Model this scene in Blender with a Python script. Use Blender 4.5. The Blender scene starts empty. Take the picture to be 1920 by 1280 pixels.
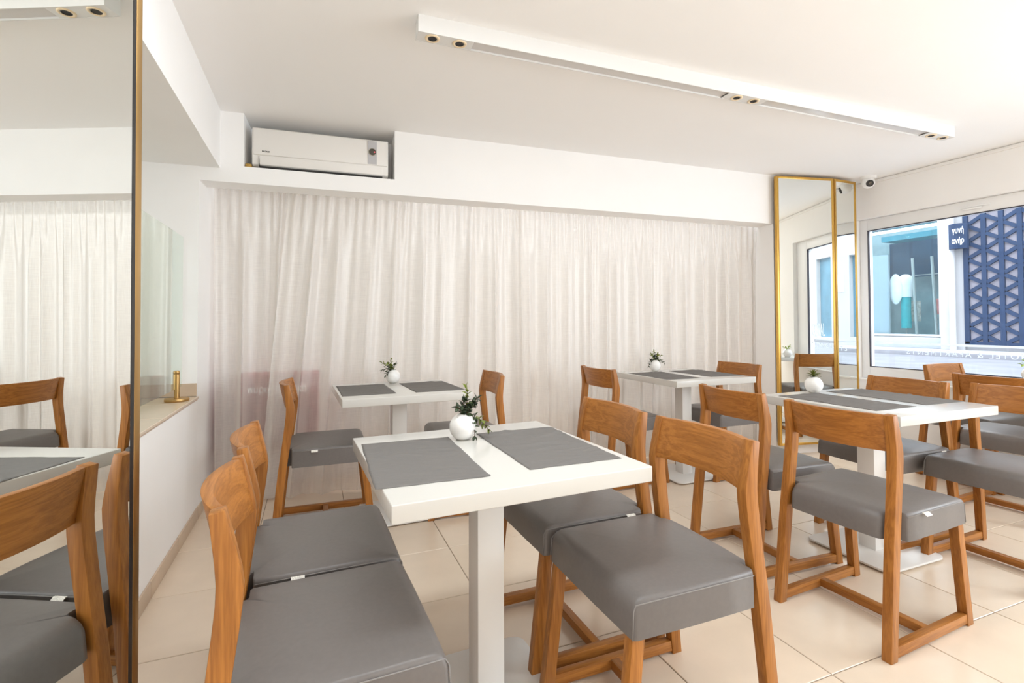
import bpy, bmesh, math, random
from mathutils import Vector, Matrix
random.seed(7)
C = bpy.context.scene.collection
SC = bpy.context.scene
PI = math.pi
R = math.radians

# ------------------------------------------------------------------ camera
H = 1.13
cam = bpy.data.cameras.new('camera')
cam.sensor_width = 36.0
cam.lens = 945.64 / 1920 * 36.0
cam.shift_x = (960 - 970.37) / 1920
cam.shift_y = (583.28 - 640) / 1920
cam.clip_start = 0.05
camo = bpy.data.objects.new('camera', cam)
C.objects.link(camo)
yaw, pit, rol = R(22.006), R(1.239), R(-0.2085)
fw = Vector((math.sin(yaw) * math.cos(pit), math.cos(yaw) * math.cos(pit), math.sin(pit)))
rt = Vector((math.cos(yaw), -math.sin(yaw), 0))
up = rt.cross(fw)
r2 = rt * math.cos(rol) + up * math.sin(rol)
u2 = -rt * math.sin(rol) + up * math.cos(rol)
M = Matrix.Identity(4)
for i in range(3):
    M[i][0], M[i][1], M[i][2] = r2[i], u2[i], -fw[i]
M.translation = (0, 0, H)
camo.matrix_world = M
SC.camera = camo

# ------------------------------------------------------------------ view, world, lights
SC.view_settings.view_transform = 'Standard'
SC.view_settings.look = 'None'
SC.view_settings.gamma = 1.0
SC.view_settings.use_curve_mapping = False
SC.view_settings.exposure = -0.23
SC.cycles.diffuse_bounces = 10
SC.cycles.max_bounces = 16
SC.cycles.transparent_max_bounces = 24
w = bpy.data.worlds.new('sky')
SC.world = w
w.use_nodes = True
bg = w.node_tree.nodes['Background']
bg.inputs[0].default_value = (0.88, 0.94, 1.0, 1)
bg.inputs[1].default_value = 8.0


def area(name, loc, rot, sx, sy, power, col=(1, 1, 1)):
    l = bpy.data.lights.new(name, 'AREA')
    l.shape = 'RECTANGLE'
    l.size, l.size_y = sx, sy
    l.energy = power
    l.color = col
    o = bpy.data.objects.new(name, l)
    o.location = loc
    o.rotation_euler = rot
    C.objects.link(o)
    return o


# added fill lamp just inside the unseen second window, behind the camera
area('side_fill_light', (4.55, -1.1, 1.45), (R(90), 0, R(90)), 3.0, 1.5, 150, (0.82, 0.92, 1.0))
# added fill lamps under the ceiling, out of view over the near half
area('ceiling_fill_light', (0.50, 1.25, 2.375), (0, 0, 0), 1.6, 0.3, 25, (0.87, 0.95, 1.0))
area('ceiling_fill_light', (1.5, -0.8, 2.36), (R(15), 0, 0), 2.6, 0.6, 9, (0.87, 0.95, 1.0))
# added backlight between curtains and rear wall, so the cabinet shows through
area('curtain_backlight', (1.48, 3.885, 1.10), (R(90), 0, R(180 - 3)), 3.9, 1.75, 9, (1.0, 0.97, 0.93))


# ------------------------------------------------------------------ materials
def mat(name, col, rough=0.5, metal=0.0, spec=0.5, **kw):
    m = bpy.data.materials.new(name)
    m.use_nodes = True
    b = m.node_tree.nodes['Principled BSDF']
    b.inputs['Base Color'].default_value = (*col, 1)
    b.inputs['Roughness'].default_value = rough
    b.inputs['Metallic'].default_value = metal
    b.inputs['Specular IOR Level'].default_value = spec
    for k, v in kw.items():
        b.inputs[k].default_value = v
    return m


def nd(m, t, **kw):
    n = m.node_tree.nodes.new(t)
    for k, v in kw.items():
        setattr(n, k, v)
    return n


def noise_var(m, scale, amount, detail=4, vec_scale=(1, 1, 1), bump=0.0, bump_dist=0.002, rnd=0.0, rough_var=0.0):
    """multiply the base colour by a noise between 1-amount and 1+amount; optional bump"""
    nt = m.node_tree
    b = nt.nodes['Principled BSDF']
    tc = nd(m, 'ShaderNodeTexCoord')
    mp = nd(m, 'ShaderNodeMapping')
    mp.inputs['Scale'].default_value = vec_scale
    nt.links.new(tc.outputs['Object'], mp.inputs['Vector'])
    oi = nd(m, 'ShaderNodeObjectInfo')
    vm = nd(m, 'ShaderNodeVectorMath', operation='MULTIPLY_ADD')
    cmb = nd(m, 'ShaderNodeCombineXYZ')
    for i in range(3):
        nt.links.new(oi.outputs['Random'], cmb.inputs[i])
    vm.inputs[1].default_value = (37, 23, 51)
    nt.links.new(cmb.outputs[0], vm.inputs[0])
    nt.links.new(mp.outputs[0], vm.inputs[2])
    no = nd(m, 'ShaderNodeTexNoise')
    no.inputs['Scale'].default_value = scale
    no.inputs['Detail'].default_value = detail
    nt.links.new(vm.outputs[0], no.inputs['Vector'])
    mr = nd(m, 'ShaderNodeMapRange')
    mr.inputs['From Min'].default_value = 0.25
    mr.inputs['From Max'].default_value = 0.75
    mr.inputs['To Min'].default_value = 1 - amount
    mr.inputs['To Max'].default_value = 1 + amount
    nt.links.new(no.outputs['Fac'], mr.inputs['Value'])
    fac = mr.outputs[0]
    if rnd:
        mr2 = nd(m, 'ShaderNodeMapRange')
        mr2.inputs['To Min'].default_value = 1 - rnd
        mr2.inputs['To Max'].default_value = 1 + rnd
        nt.links.new(oi.outputs['Random'], mr2.inputs['Value'])
        mm = nd(m, 'ShaderNodeMath', operation='MULTIPLY')
        nt.links.new(fac, mm.inputs[0])
        nt.links.new(mr2.outputs[0], mm.inputs[1])
        fac = mm.outputs[0]
    mx = nd(m, 'ShaderNodeVectorMath', operation='SCALE')
    mx.inputs[0].default_value = b.inputs['Base Color'].default_value[:3]
    nt.links.new(fac, mx.inputs['Scale'])
    nt.links.new(mx.outputs[0], b.inputs['Base Color'])
    if bump:
        bp = nd(m, 'ShaderNodeBump')
        bp.inputs['Strength'].default_value = bump
        bp.inputs['Distance'].default_value = bump_dist
        nt.links.new(no.outputs['Fac'], bp.inputs['Height'])
        nt.links.new(bp.outputs[0], b.inputs['Normal'])
    return m


def oak(name, axis, base=(0.42, 0.165, 0.031), dark=(0.20, 0.065, 0.009)):
    m = mat(name, base, 0.42, 0, 0.4)
    nt = m.node_tree
    b = nt.nodes['Principled BSDF']
    tc = nd(m, 'ShaderNodeTexCoord')
    oi = nd(m, 'ShaderNodeObjectInfo')
    cmb = nd(m, 'ShaderNodeCombineXYZ')
    for i in range(3):
        nt.links.new(oi.outputs['Random'], cmb.inputs[i])
    sc = [1.0, 1.0, 1.0]
    sc[axis] = 0.05
    mp = nd(m, 'ShaderNodeVectorMath', operation='MULTIPLY')
    mp.inputs[1].default_value = sc
    nt.links.new(tc.outputs['Object'], mp.inputs[0])
    vm = nd(m, 'ShaderNodeVectorMath', operation='MULTIPLY_ADD')
    vm.inputs[1].default_value = (31, 17, 43)
    nt.links.new(cmb.outputs[0], vm.inputs[0])
    nt.links.new(mp.outputs[0], vm.inputs[2])
    n1 = nd(m, 'ShaderNodeTexNoise')
    n1.inputs['Scale'].default_value = 26
    n1.inputs['Detail'].default_value = 3
    n1.inputs['Distortion'].default_value = 0.7
    nt.links.new(vm.outputs[0], n1.inputs['Vector'])
    wv = nd(m, 'ShaderNodeMath', operation='SINE')
    ml = nd(m, 'ShaderNodeMath', operation='MULTIPLY')
    ml.inputs[1].default_value = 34
    nt.links.new(n1.outputs['Fac'], ml.inputs[0])
    nt.links.new(ml.outputs[0], wv.inputs[0])
    n2 = nd(m, 'ShaderNodeTexNoise')
    n2.inputs['Scale'].default_value = 330
    n2.inputs['Detail'].default_value = 2
    nt.links.new(vm.outputs[0], n2.inputs['Vector'])
    a = nd(m, 'ShaderNodeMath', operation='MULTIPLY_ADD')
    a.inputs[1].default_value = 0.16
    a.inputs[2].default_value = 0.02
    nt.links.new(wv.outputs[0], a.inputs[0])
    a2 = nd(m, 'ShaderNodeMath', operation='MULTIPLY_ADD')
    a2.inputs[1].default_value = 0.75
    nt.links.new(n2.outputs['Fac'], a2.inputs[0])
    nt.links.new(a.outputs[0], a2.inputs[2])
    rp = nd(m, 'ShaderNodeValToRGB')
    rp.color_ramp.elements[0].position = 0.12
    rp.color_ramp.elements[0].color = (*base, 1)
    rp.color_ramp.elements[1].position = 0.85
    rp.color_ramp.elements[1].color = (*dark, 1)
    nt.links.new(a2.outputs[0], rp.inputs[0])
    nt.links.new(rp.outputs[0], b.inputs['Base Color'])
    bp = nd(m, 'ShaderNodeBump')
    bp.inputs['Strength'].default_value = 0.12
    bp.inputs['Distance'].default_value = 0.0006
    nt.links.new(a2.outputs[0], bp.inputs['Height'])
    nt.links.new(bp.outputs[0], b.inputs['Normal'])
    return m


M_wall = noise_var(mat('wall_paint', (0.92, 0.912, 0.903), 0.85, 0, 0.2), 3.0, 0.012, bump=0.06, bump_dist=0.003)
M_ceil = noise_var(mat('ceiling_paint', (0.925, 0.915, 0.905), 0.9, 0, 0.2), 1.3, 0.012)
M_tile = noise_var(mat('beige_tile', (0.74, 0.615, 0.485), 0.24, 0, 0.5), 6.0, 0.045, rnd=0.025)
M_skirt = noise_var(mat('skirting_tile', (0.60, 0.47, 0.35), 0.4, 0, 0.4), 9.0, 0.06, rnd=0.02)
M_grout = noise_var(mat('grout', (0.30, 0.235, 0.18), 0.9, 0, 0.2), 60, 0.1)
M_oakz = oak('oak_upright', 2)
M_oakx = oak('oak_rail', 0)
M_oaky = oak('oak_board', 1, (0.42, 0.163, 0.032), (0.22, 0.074, 0.011))
M_seat = noise_var(mat('grey_vinyl', (0.145, 0.130, 0.122), 0.42, 0, 0.5), 90, 0.05, bump=0.10, bump_dist=0.0008)
M_seam = mat('grey_stitching', (0.23, 0.215, 0.205), 0.6)
M_tag = noise_var(mat('white_tag', (0.75, 0.72, 0.66), 0.7), 420, 0.35, 2)
M_table = mat('white_lacquer', (0.60, 0.585, 0.55), 0.2, 0, 0.5)
M_tleg = mat('white_powder_coat', (0.74, 0.72, 0.69), 0.35, 0, 0.5)
M_rub = mat('black_rubber', (0.03, 0.03, 0.03), 0.7)
M_vase = mat('white_ceramic', (0.86, 0.85, 0.83), 0.14, 0, 0.5)
M_mirror = mat('mirror_glass', (0.86, 0.885, 0.865), 0.0, 1.0)
M_brass = noise_var(mat('brass', (0.66, 0.40, 0.10), 0.32, 1.0), 20, 0.12, vec_scale=(1, 1, 0.2))
M_bronze = noise_var(mat('aged_brass', (0.52, 0.33, 0.13), 0.4, 1.0), 20, 0.15, vec_scale=(1, 1, 0.2))
M_black = mat('black_edge', (0.012, 0.010, 0.010), 0.4)
M_plastic = mat('white_plastic', (0.80, 0.775, 0.74), 0.3, 0, 0.5)
M_greyp = mat('grey_plastic', (0.50, 0.49, 0.50), 0.35)
M_dial = mat('dark_dial', (0.10, 0.09, 0.075), 0.2, 0.4)
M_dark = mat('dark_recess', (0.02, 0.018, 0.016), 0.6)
M_ink = mat('dark_ink', (0.05, 0.05, 0.05), 0.6)
M_foam = noise_var(mat('yellow_foam', (0.45, 0.27, 0.06), 0.9), 60, 0.4)
M_lamp = mat('white_housing', (0.74, 0.735, 0.72), 0.45)
M_diff = mat('satin_diffuser', (0.60, 0.575, 0.555), 0.16, 0, 0.6)
M_cream = mat('cream_ring', (0.82, 0.66, 0.44), 0.35)
M_chrome = mat('chrome_reflector', (0.62, 0.58, 0.5), 0.18, 1.0)
M_frame = mat('white_window_frame', (0.86, 0.86, 0.86), 0.35, 0, 0.5)
M_gasket = mat('dark_gasket', (0.05, 0.045, 0.06), 0.6)
M_leafd = noise_var(mat('dark_boxwood_leaf', (0.035, 0.055, 0.020), 0.4, 0, 0.5), 30, 0.35, rnd=0.4)
M_leafl = noise_var(mat('fresh_boxwood_leaf', (0.17, 0.21, 0.03), 0.4, 0, 0.5), 30, 0.3, rnd=0.35)
M_leafs = noise_var(mat('succulent_leaf', (0.115, 0.135, 0.018), 0.35, 0, 0.5), 30, 0.3, rnd=0.35)
M_leafb = noise_var(mat('bright_leaf', (0.30, 0.42, 0.06), 0.4, 0, 0.5), 30, 0.3, rnd=0.3)
M_stem = mat('brown_stem', (0.11, 0.055, 0.03), 0.7)
M_red = mat('signal_red', (0.30, 0.02, 0.04), 0.6, 0, 0.2)
M_white = mat('white_print', (0.9, 0.9, 0.9), 0.5)
M_decal = bpy.data.materials.new('frosted_decal')
M_decal.use_nodes = True
_n = M_decal.node_tree
_n.nodes.clear()
_o, _t, _d, _x = [_n.nodes.new(k) for k in ('ShaderNodeOutputMaterial', 'ShaderNodeBsdfTranslucent', 'ShaderNodeBsdfDiffuse', 'ShaderNodeMixShader')]
_t.inputs[0].default_value = (0.85, 0.87, 0.9, 1)
_d.inputs[0].default_value = (0.9, 0.9, 0.92, 1)
_x.inputs[0].default_value = 0.6
_n.links.new(_d.outputs[0], _x.inputs[1])
_n.links.new(_t.outputs[0], _x.inputs[2])
_n.links.new(_x.outputs[0], _o.inputs[0])


def mat_cloth():
    m = mat('grey_placemat_cloth', (0.180, 0.169, 0.160), 0.9, 0, 0.15)
    nt = m.node_tree
    b = nt.nodes['Principled BSDF']
    tc = nd(m, 'ShaderNodeTexCoord')
    n = nd(m, 'ShaderNodeTexNoise')
    n.inputs['Scale'].default_value = 900
    mp = nd(m, 'ShaderNodeMapping')
    mp.inputs['Scale'].default_value = (1, 0.15, 1)
    nt.links.new(tc.outputs['Object'], mp.inputs[0])
    nt.links.new(mp.outputs[0], n.inputs['Vector'])
    bp = nd(m, 'ShaderNodeBump')
    bp.inputs['Strength'].default_value = 0.3
    bp.inputs['Distance'].default_value = 0.0006
    n2 = nd(m, 'ShaderNodeTexNoise')
    n2.inputs['Scale'].default_value = 22
    n2.inputs['Detail'].default_value = 3
    n2.inputs['Distortion'].default_value = 1.2
    mp2 = nd(m, 'ShaderNodeMapping')
    mp2.inputs['Scale'].default_value = (0.45, 1.3, 1)
    nt.links.new(tc.outputs['Object'], mp2.inputs[0])
    nt.links.new(mp2.outputs[0], n2.inputs['Vector'])
    b2 = nd(m, 'ShaderNodeBump')
    b2.inputs['Strength'].default_value = 0.5
    b2.inputs['Distance'].default_value = 0.006
    nt.links.new(n2.outputs['Fac'], b2.inputs['Height'])
    nt.links.new(n.outputs['Fac'], bp.inputs['Height'])
    nt.links.new(b2.outputs[0], bp.inputs['Normal'])
    nt.links.new(bp.outputs[0], b.inputs['Normal'])
    return m


M_mat = mat_cloth()


def mat_curtain():
    m = bpy.data.materials.new('sheer_curtain_cloth')
    m.use_nodes = True
    nt = m.node_tree
    nt.nodes.clear()
    out = nd(m, 'ShaderNodeOutputMaterial')
    dif = nd(m, 'ShaderNodeBsdfDiffuse')
    dif.inputs[0].default_value = (0.79, 0.748, 0.705, 1)
    trl = nd(m, 'ShaderNodeBsdfTranslucent')
    trl.inputs[0].default_value = (0.86, 0.81, 0.755, 1)
    sh = nd(m, 'ShaderNodeBsdfGlossy')
    sh.inputs[0].default_value = (0.9, 0.88, 0.85, 1)
    sh.inputs['Roughness'].default_value = 0.38
    tr = nd(m, 'ShaderNodeBsdfTransparent')
    tc = nd(m, 'ShaderNodeTexCoord')

    def weave(scale):
        mp = nd(m, 'ShaderNodeMapping')
        mp.inputs['Scale'].default_value = scale
        nt.links.new(tc.outputs['UV'], mp.inputs[0])
        n = nd(m, 'ShaderNodeTexNoise')
        n.inputs['Scale'].default_value = 1.0
        n.inputs['Detail'].default_value = 2
        nt.links.new(mp.outputs[0], n.inputs['Vector'])
        return n
    a = weave((12, 260, 1))
    c = weave((300, 10, 1))
    ad = nd(m, 'ShaderNodeMath', operation='ADD')
    nt.links.new(a.outputs['Fac'], ad.inputs[0])
    nt.links.new(c.outputs['Fac'], ad.inputs[1])
    mr = nd(m, 'ShaderNodeMapRange')
    mr.inputs['From Min'].default_value = 0.75
    mr.inputs['From Max'].default_value = 1.25
    mr.inputs['To Min'].default_value = 0.48
    mr.inputs['To Max'].default_value = 0.545
    nt.links.new(ad.outputs[0], mr.inputs['Value'])
    m1 = nd(m, 'ShaderNodeMixShader')
    m1.inputs[0].default_value = 0.10
    nt.links.new(dif.outputs[0], m1.inputs[1])
    nt.links.new(trl.outputs[0], m1.inputs[2])
    m0 = nd(m, 'ShaderNodeMixShader')
    m0.inputs[0].default_value = 0.12
    nt.links.new(m1.outputs[0], m0.inputs[1])
    nt.links.new(sh.outputs[0], m0.inputs[2])
    m2 = nd(m, 'ShaderNodeMixShader')
    # the cloth closes up where a fold is seen edge-on
    lw = nd(m, 'ShaderNodeLayerWeight')
    lw.inputs['Blend'].default_value = 0.5
    op = nd(m, 'ShaderNodeMapRange')
    op.inputs['From Min'].default_value = 0.05
    op.inputs['From Max'].default_value = 0.6
    op.inputs['To Min'].default_value = 1.0
    op.inputs['To Max'].default_value = 0.12
    nt.links.new(lw.outputs['Facing'], op.inputs['Value'])
    tm = nd(m, 'ShaderNodeMath', operation='MULTIPLY')
    nt.links.new(mr.outputs[0], tm.inputs[0])
    nt.links.new(op.outputs[0], tm.inputs[1])
    nt.links.new(tm.outputs[0], m2.inputs[0])
    nt.links.new(m0.outputs[0], m2.inputs[1])
    nt.links.new(tr.outputs[0], m2.inputs[2])
    bp = nd(m, 'ShaderNodeBump')
    bp.inputs['Strength'].default_value = 0.06
    bp.inputs['Distance'].default_value = 0.001
    nt.links.new(ad.outputs[0], bp.inputs['Height'])
    nt.links.new(bp.outputs[0], dif.inputs['Normal'])
    nt.links.new(m2.outputs[0], out.inputs[0])
    return m


M_curtain = mat_curtain()


def mat_glass(name, tint, refl_boost=1.0):
    m = bpy.data.materials.new(name)
    m.use_nodes = True
    nt = m.node_tree
    nt.nodes.clear()
    out = nd(m, 'ShaderNodeOutputMaterial')
    tr = nd(m, 'ShaderNodeBsdfTransparent')
    tr.inputs[0].default_value = (*tint, 1)
    gl = nd(m, 'ShaderNodeBsdfGlossy')
    gl.inputs['Roughness'].default_value = 0.0
    gl.inputs[0].default_value = (0.95, 1.0, 0.97, 1)
    fr = nd(m, 'ShaderNodeFresnel')
    fr.inputs[0].default_value = 1.5
    ml = nd(m, 'ShaderNodeMath', operation='MULTIPLY')
    ml.use_clamp = True
    ml.inputs[1].default_value = refl_boost
    nt.links.new(fr.outputs[0], ml.inputs[0])
    mx = nd(m, 'ShaderNodeMixShader')
    # reflect on the outer faces only
    ge = nd(m, 'ShaderNodeNewGeometry')
    inv = nd(m, 'ShaderNodeMath', operation='SUBTRACT')
    inv.inputs[0].default_value = 1.0
    nt.links.new(ge.outputs['Backfacing'], inv.inputs[1])
    m3 = nd(m, 'ShaderNodeMath', operation='MULTIPLY')
    nt.links.new(ml.outputs[0], m3.inputs[0])
    nt.links.new(inv.outputs[0], m3.inputs[1])
    nt.links.new(m3.outputs[0], mx.inputs[0])
    nt.links.new(tr.outputs[0], mx.inputs[1])
    nt.links.new(gl.outputs[0], mx.inputs[2])
    nt.links.new(mx.outputs[0], out.inputs[0])
    return m


M_pane = mat_glass('window_pane_glass', (0.95, 0.97, 0.98), 1.0)
M_screen = mat_glass('green_screen_glass', (0.80, 0.86, 0.81), 2.2)
M_shopglass = mat_glass('shop_pane_glass', (0.86, 0.93, 0.95), 1.2)


def emis(name, col, s):
    m = mat(name, col, 0.5)
    b = m.node_tree.nodes['Principled BSDF']
    b.inputs['Emission Color'].default_value = (*col, 1)
    b.inputs['Emission Strength'].default_value = s
    return m


M_led = emis('red_led', (1.0, 0.12, 0.16), 1.0)

# exterior (albedos kept low: the open sky is several times brighter than the room)
M_road = noise_var(mat('street_asphalt', (0.24, 0.243, 0.268), 0.8, 0, 0.06), 2.5, 0.16)
M_pave = noise_var(mat('pale_pavement', (0.46, 0.46, 0.5), 0.8, 0, 0.06), 3, 0.08)
M_kerb = noise_var(mat('kerb_stone', (0.34, 0.34, 0.37), 0.8, 0, 0.06), 5, 0.1)
M_facade = noise_var(mat('facade_render', (0.52, 0.52, 0.53), 0.9, 0, 0.06), 2, 0.05, bump=0.1)
M_pilaster = noise_var(mat('pale_stone_pilaster', (0.6, 0.6, 0.61), 0.8, 0, 0.06), 4, 0.05)
M_navy = noise_var(mat('navy_paint', (0.034, 0.058, 0.118), 0.55, 0, 0.06), 8, 0.12)
M_lilac = noise_var(mat('lilac_backing', (0.36, 0.34, 0.39), 0.8, 0, 0.06), 5, 0.06)
M_teal = noise_var(mat('teal_awning', (0.1, 0.3, 0.36), 0.7, 0, 0.06), 5, 0.1)
M_tealdk = noise_var(mat('blue_shop_wall', (0.05, 0.1, 0.16), 0.7, 0, 0.06), 1.6, 0.35)
M_tealin = noise_var(mat('teal_shop_interior', (0.36, 0.46, 0.48), 0.8, 0, 0.06), 2.5, 0.25)
M_panelg = noise_var(mat('pale_shutter', (0.46, 0.50, 0.53), 0.6, 0, 0.06), 3, 0.03)
M_tealcl = noise_var(mat('teal_cloth', (0.02, 0.42, 0.45), 0.8, 0, 0.06), 14, 0.15)
M_whitecl = noise_var(mat('white_cloth', (0.95, 0.95, 0.95), 0.8, 0, 0.06), 14, 0.06)
M_pink = noise_var(mat('pink_cloth', (0.75, 0.25, 0.22), 0.8, 0, 0.06), 9, 0.3)
M_patch = noise_var(mat('floral_cloth', (0.7, 0.62, 0.55), 0.8, 0, 0.06), 16, 0.45)
M_metal = mat('steel_pole', (0.42, 0.42, 0.40), 0.4, 0.3)
M_blued = noise_var(mat('blue_shop_door', (0.13, 0.27, 0.36), 0.5, 0, 0.06), 3, 0.2)


# ------------------------------------------------------------------ mesh helpers
def bm_new():
    return bmesh.new()


def box(bm, x0, x1, y0, y1, z0, z1):
    vs = [bm.verts.new((x, y, z)) for z in (z0, z1) for y in (y0, y1) for x in (x0, x1)]
    for f in ((0, 2, 3, 1), (4, 5, 7, 6), (0, 1, 5, 4), (2, 6, 7, 3), (0, 4, 6, 2), (1, 3, 7, 5)):
        bm.faces.new([vs[i] for i in f])
    return vs


def prism(bm, pts, axis, a0, a1):
    """extrude a 2D polygon along axis (0,1,2); pts are the other two coordinates in order"""
    def mk(p, a):
        if axis == 0:
            return (a, p[0], p[1])
        if axis == 1:
            return (p[0], a, p[1])
        return (p[0], p[1], a)
    lo = [bm.verts.new(mk(p, a0)) for p in pts]
    hi = [bm.verts.new(mk(p, a1)) for p in pts]
    n = len(pts)
    bm.faces.new(lo)
    bm.faces.new(hi[::-1])
    for i in range(n):
        j = (i + 1) % n
        bm.faces.new((lo[i], hi[i], hi[j], lo[j]))
    return lo + hi


def cyl(bm, c0, c1, r0, r1=None, seg=16, caps=True):
    r1 = r0 if r1 is None else r1
    c0, c1 = Vector(c0), Vector(c1)
    d = (c1 - c0).normalized()
    a = d.orthogonal().normalized()
    b = d.cross(a)
    lo, hi = [], []
    for i in range(seg):
        t = 2 * PI * i / seg
        v = a * math.cos(t) + b * math.sin(t)
        lo.append(bm.verts.new(c0 + v * r0))
        hi.append(bm.verts.new(c1 + v * r1))
    for i in range(seg):
        j = (i + 1) % seg
        bm.faces.new((lo[i], lo[j], hi[j], hi[i]))
    if caps:
        bm.faces.new(lo[::-1])
        bm.faces.new(hi)


def lathe(bm, prof, seg=32):
    """revolve (r,z) profile about z"""
    rings = []
    for r, z in prof:
        if r < 1e-6:
            rings.append([bm.verts.new((0, 0, z))])
        else:
            rings.append([bm.verts.new((r * math.cos(2 * PI * i / seg), r * math.sin(2 * PI * i / seg), z)) for i in range(seg)])
    for a, b in zip(rings, rings[1:]):
        for i in range(seg):
            j = (i + 1) % seg
            if len(a) == 1 and len(b) == 1:
                continue
            if len(a) == 1:
                bm.faces.new((a[0], b[j], b[i]))
            elif len(b) == 1:
                bm.faces.new((a[i], a[j], b[0]))
            else:
                bm.faces.new((a[i], a[j], b[j], b[i]))


def tube(bm, pts, r, seg=6):
    pts = [Vector(p) for p in pts]
    rings = []
    for i, p in enumerate(pts):
        d = (pts[min(i + 1, len(pts) - 1)] - pts[max(i - 1, 0)]).normalized()
        a = d.cross(Vector((0, 0, 1)))
        if a.length < 1e-3:
            a = d.cross(Vector((1, 0, 0)))
        a.normalize()
        b = d.cross(a)
        rings.append([bm.verts.new(p + (a * math.cos(2 * PI * k / seg) + b * math.sin(2 * PI * k / seg)) * r) for k in range(seg)])
    for q, s in zip(rings, rings[1:]):
        for k in range(seg):
            j = (k + 1) % seg
            bm.faces.new((q[k], q[j], s[j], s[k]))
    bm.faces.new(rings[0][::-1])
    bm.faces.new(rings[-1])


def bevel(bm, w, seg=2, ang=25):
    bm.normal_update()
    es = [e for e in bm.edges if len(e.link_faces) == 2 and e.calc_face_angle(0) > R(ang)]
    if es:
        bmesh.ops.bevel(bm, geom=es, offset=w, segments=seg, affect='EDGES', profile=0.5, clamp_overlap=True)


def obj(name, bm, m, parent=None, smooth=False, loc=None, rot=None):
    bmesh.ops.recalc_face_normals(bm, faces=bm.faces[:])
    me = bpy.data.meshes.new(name)
    bm.to_mesh(me)
    bm.free()
    if m:
        me.materials.append(m)
    if smooth:
        for p in me.polygons:
            p.use_smooth = True
        if smooth != 'all':
            me.set_sharp_from_angle(angle=R(smooth if isinstance(smooth, (int, float)) and smooth > 1 else 35))
    o = bpy.data.objects.new(name, me)
    C.objects.link(o)
    if parent:
        o.parent = parent
    if loc is not None:
        o.location = loc
    if rot is not None:
        o.rotation_euler = rot
    return o


def bobj(name, m, b, parent=None, bev=0.0, **kw):
    bm = bm_new()
    box(bm, *b)
    if bev:
        bevel(bm, bev, 2)
        kw.setdefault('smooth', 35)
    return obj(name, bm, m, parent, **kw)


def tag(o, label, cat, group=None):
    o['label'] = label
    o['category'] = cat
    if group:
        o['group'] = group
    return o


def struct(o):
    o['kind'] = 'structure'
    return o


def thing(name, label, cat, loc=(0, 0, 0), rz=0, group=None):
    o = bpy.data.objects.new(name, None)
    o.empty_display_size = 0.1
    C.objects.link(o)
    o.location = loc
    o.rotation_euler = (0, 0, rz)
    return tag(o, label, cat, group)


def text_obj(name, s, size, m, parent, loc, rot, align='LEFT', depth=0.0008, bold=0.0, sx=1.0, spacing=1.0):
    cu = bpy.data.curves.new(name, 'FONT')
    cu.body = s
    cu.size = size
    cu.align_x = align
    cu.extrude = depth
    cu.offset = bold
    cu.space_character = spacing
    cu.resolution_u = 3
    t = bpy.data.objects.new(name + '_tmp', cu)
    C.objects.link(t)
    dg = bpy.context.evaluated_depsgraph_get()
    me = bpy.data.meshes.new_from_object(t.evaluated_get(dg))
    bpy.data.objects.remove(t)
    bpy.data.curves.remove(cu)
    for v in me.vertices:
        v.co.x *= sx
    me.materials.clear()
    me.materials.append(m)
    o = bpy.data.objects.new(name, me)
    C.objects.link(o)
    o.parent = parent
    o.location = loc
    o.rotation_euler = rot
    return o


# ------------------------------------------------------------------ room constants
ZC = 2.385            # ceiling
XL = -0.622           # left wall
XR = 4.62             # window wall
YB = 3.40             # back wall at the left corner
SK = R(-3.0)          # back wall is skewed
YREAR = -3.5
bdir = Vector((math.cos(SK), math.sin(SK), 0))
bnor = Vector((-math.sin(SK), math.cos(SK), 0))


def bw(s, off=0.0, z=0.0):
    """point on the back wall: s along it from the left corner, off behind it"""
    p = Vector((XL, YB, 0)) + bdir * s + bnor * off
    return Vector((p.x, p.y, z))


def sx(x):
    return (x - XL) / math.cos(SK)


BACK = Matrix.Translation(Vector((XL, YB, 0))) @ Matrix.Rotation(SK, 4, 'Z')


def back_box(bm, s0, s1, o0, o1, z0, z1):
    """box in back-wall coordinates: along s, behind o, height z"""
    vs = box(bm, s0, s1, o0, o1, z0, z1)
    for v in vs:
        v.co = BACK @ v.co


# ------------------------------------------------------------------ floor of separate tiles
T = 0.4536
x0t, y0t = 0.6365, 1.1437
floor = struct(bobj('floor', M_grout, (-1.4, XR + 0.02, YREAR, 4.4, -0.12, -0.0025)))
tile_mesh = {}


def tile(name, x0, x1, y0, y1, m, parent, th=0.009, z=0.0):
    key = (round(x1 - x0, 4), round(y1 - y0, 4), m.name, th)
    if key not in tile_mesh:
        bm = bm_new()
        hx, hy = (x1 - x0) / 2, (y1 - y0) / 2
        e = 0.0016
        lo = [bm.verts.new((a * hx, b * hy, -th)) for a, b in ((-1, -1), (1, -1), (1, 1), (-1, 1))]
        mid = [bm.verts.new((a * hx, b * hy, -e)) for a, b in ((-1, -1), (1, -1), (1, 1), (-1, 1))]
        hi = [bm.verts.new((a * (hx - e), b * (hy - e), 0)) for a, b in ((-1, -1), (1, -1), (1, 1), (-1, 1))]
        bm.faces.new(hi)
        for i in range(4):
            j = (i + 1) % 4
            bm.faces.new((lo[i], lo[j], mid[j], mid[i]))
            bm.faces.new((mid[i], mid[j], hi[j], hi[i]))
        me = bpy.data.meshes.new(name)
        bmesh.ops.recalc_face_normals(bm, faces=bm.faces[:])
        bm.to_mesh(me)
        bm.free()
        me.materials.append(m)
        tile_mesh[key] = me
    o = bpy.data.objects.new(name, tile_mesh[key])
    C.objects.link(o)
    o.parent = parent
    o.location = ((x0 + x1) / 2, (y0 + y1) / 2, z)
    return o


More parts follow.
